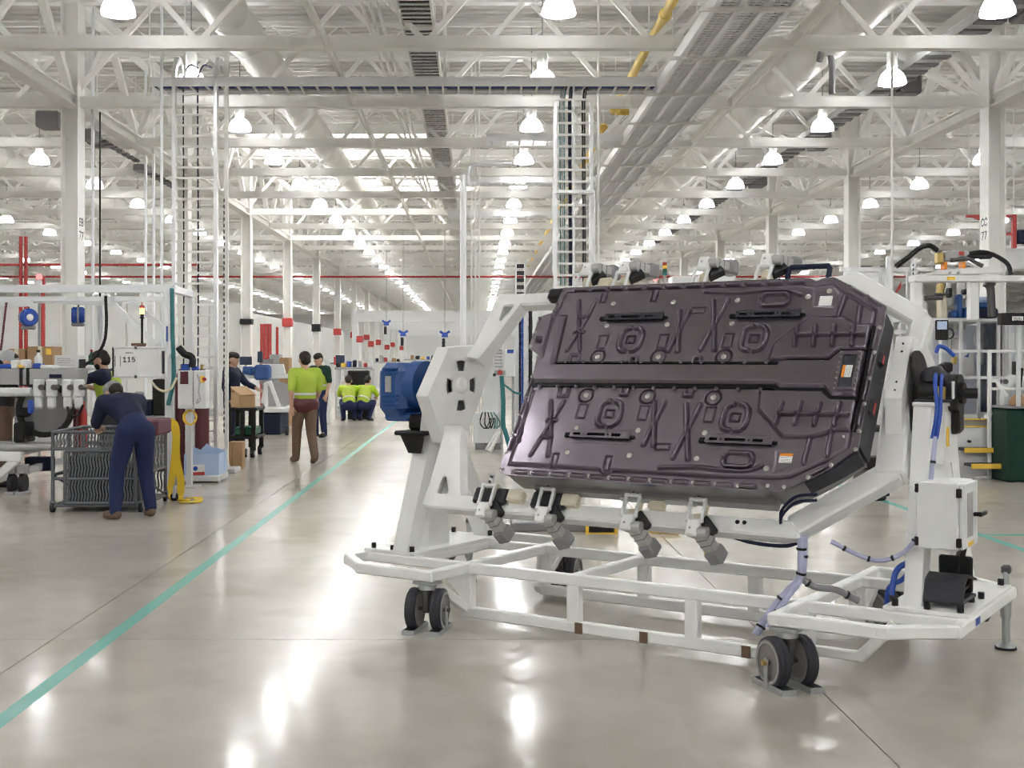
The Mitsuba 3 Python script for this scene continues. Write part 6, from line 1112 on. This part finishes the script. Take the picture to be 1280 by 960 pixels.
# 2 the bent figure in dark blue before the cage trolley
person('person in dark navy clothes and grey cap bending over the cage trolley', -3.595, 12.85, math.radians(38), stand_pose(hip=(0, -.10, .93), hipL=(-.09, -.10, .90), hipR=(.09, -.10, .90), knL=(-.15, .02, .49), knR=(.15, .0, .49), anL=(-.19, -.05, .09), anR=(.19, -.05, .09), toeL=(-.22, .11, .032), toeR=(.22, .11, .032), waist=(0, .0, 1.02), chest=(0, .19, 1.14), neck=(0, .34, 1.22), head=(0, .46, 1.27), shL=(-.19, .27, 1.19), shR=(.19, .27, 1.19), elL=(-.24, .36, .98), elR=(.24, .36, .98), wrL=(-.17, .50, .93), wrR=(.16, .50, .93)), dict(trousers='m_jeans', shirt='m_navy', sleeve=.85, shoes='m_brown'), look=(0, .75, -.66), cap='m_grey')
# 3 person at the left edge, in a cap and a mask
person('person in grey cap and pale blue face mask at the left edge', -6.114, 15.95, math.radians(-70), stand_pose(elL=(-.22, .18, 1.2), elR=(.22, .18, 1.2), wrL=(-.15, .40, 1.15), wrR=(.15, .40, 1.18), head=(0, .06, 1.60)), dict(trousers='m_brown', shirt='m_charcoal', sleeve=.9), look=(.2, .95, -.2), cap='m_mid_grey', mask='m_clear_blue')
# 4, 5 walking pair in the aisle
person('person in a bright yellow green vest and brown trousers walking in the aisle', -2.731, 19.55, math.radians(25), stand_pose(knL=(-.09, .16, .52), anL=(-.09, .20, .10), toeL=(-.10, .36, .04), knR=(.09, -.02, .50), anR=(.09, -.22, .12), toeR=(.10, -.08, .035), elL=(-.25, -.08, 1.14), wrL=(-.24, -.06, .90), elR=(.25, .06, 1.14), wrR=(.23, .20, .94)), dict(trousers='m_brown', shirt='m_vest', vest='m_vest', tail='m_maroon', sleeve=.45, shoes='m_brown'), look=(0, 1, -.1))
person('person in vest over dark green shirt standing behind the walking person', -3.33, 26.0, math.radians(150), stand_pose(head=(0, .05, 1.62), elR=(.22, .16, 1.2), wrR=(.14, .36, 1.16)), dict(trousers='m_jeans', shirt='m_dark_green', vest='m_vest', sleeve=.45), look=(0, 1, -.2))
person('person in dark navy clothes half hidden behind the strut post', -4.36, 21.9, math.radians(-100), stand_pose(elL=(-.2, .2, 1.2), wrL=(-.12, .42, 1.12)), dict(trousers='m_navy', shirt='m_navy', sleeve=.9), look=(0, 1, -.2))
# 6 crouching figures in vests by the long bench
for i, px in enumerate((-3.428, -3.023)):
    person('person in a yellow green vest crouching %s by the long work bench' % ('on the left', 'on the right')[i], px, 32.8 + .1*i, math.radians(10 - 30*i), stand_pose(hip=(0, -.15, .42), hipL=(-.1, -.15, .40), hipR=(.1, -.15, .40), knL=(-.16, .22, .50), knR=(.16, .22, .48), anL=(-.14, -.02, .09), anR=(.14, -.02, .09), toeL=(-.16, .14, .032), toeR=(.16, .14, .032), waist=(0, -.08, .56), chest=(0, .06, .76), neck=(0, .14, .92), head=(0, .20, 1.05), shL=(-.19, .1, .86), shR=(.19, .1, .86), elL=(-.24, .28, .68), elR=(.24, .28, .68), wrL=(-.14, .46, .62), wrR=(.14, .46, .62)), dict(trousers='m_jeans', shirt='m_blur_green', vest='m_vest', sleeve=.5), look=(0, 1, -.3))
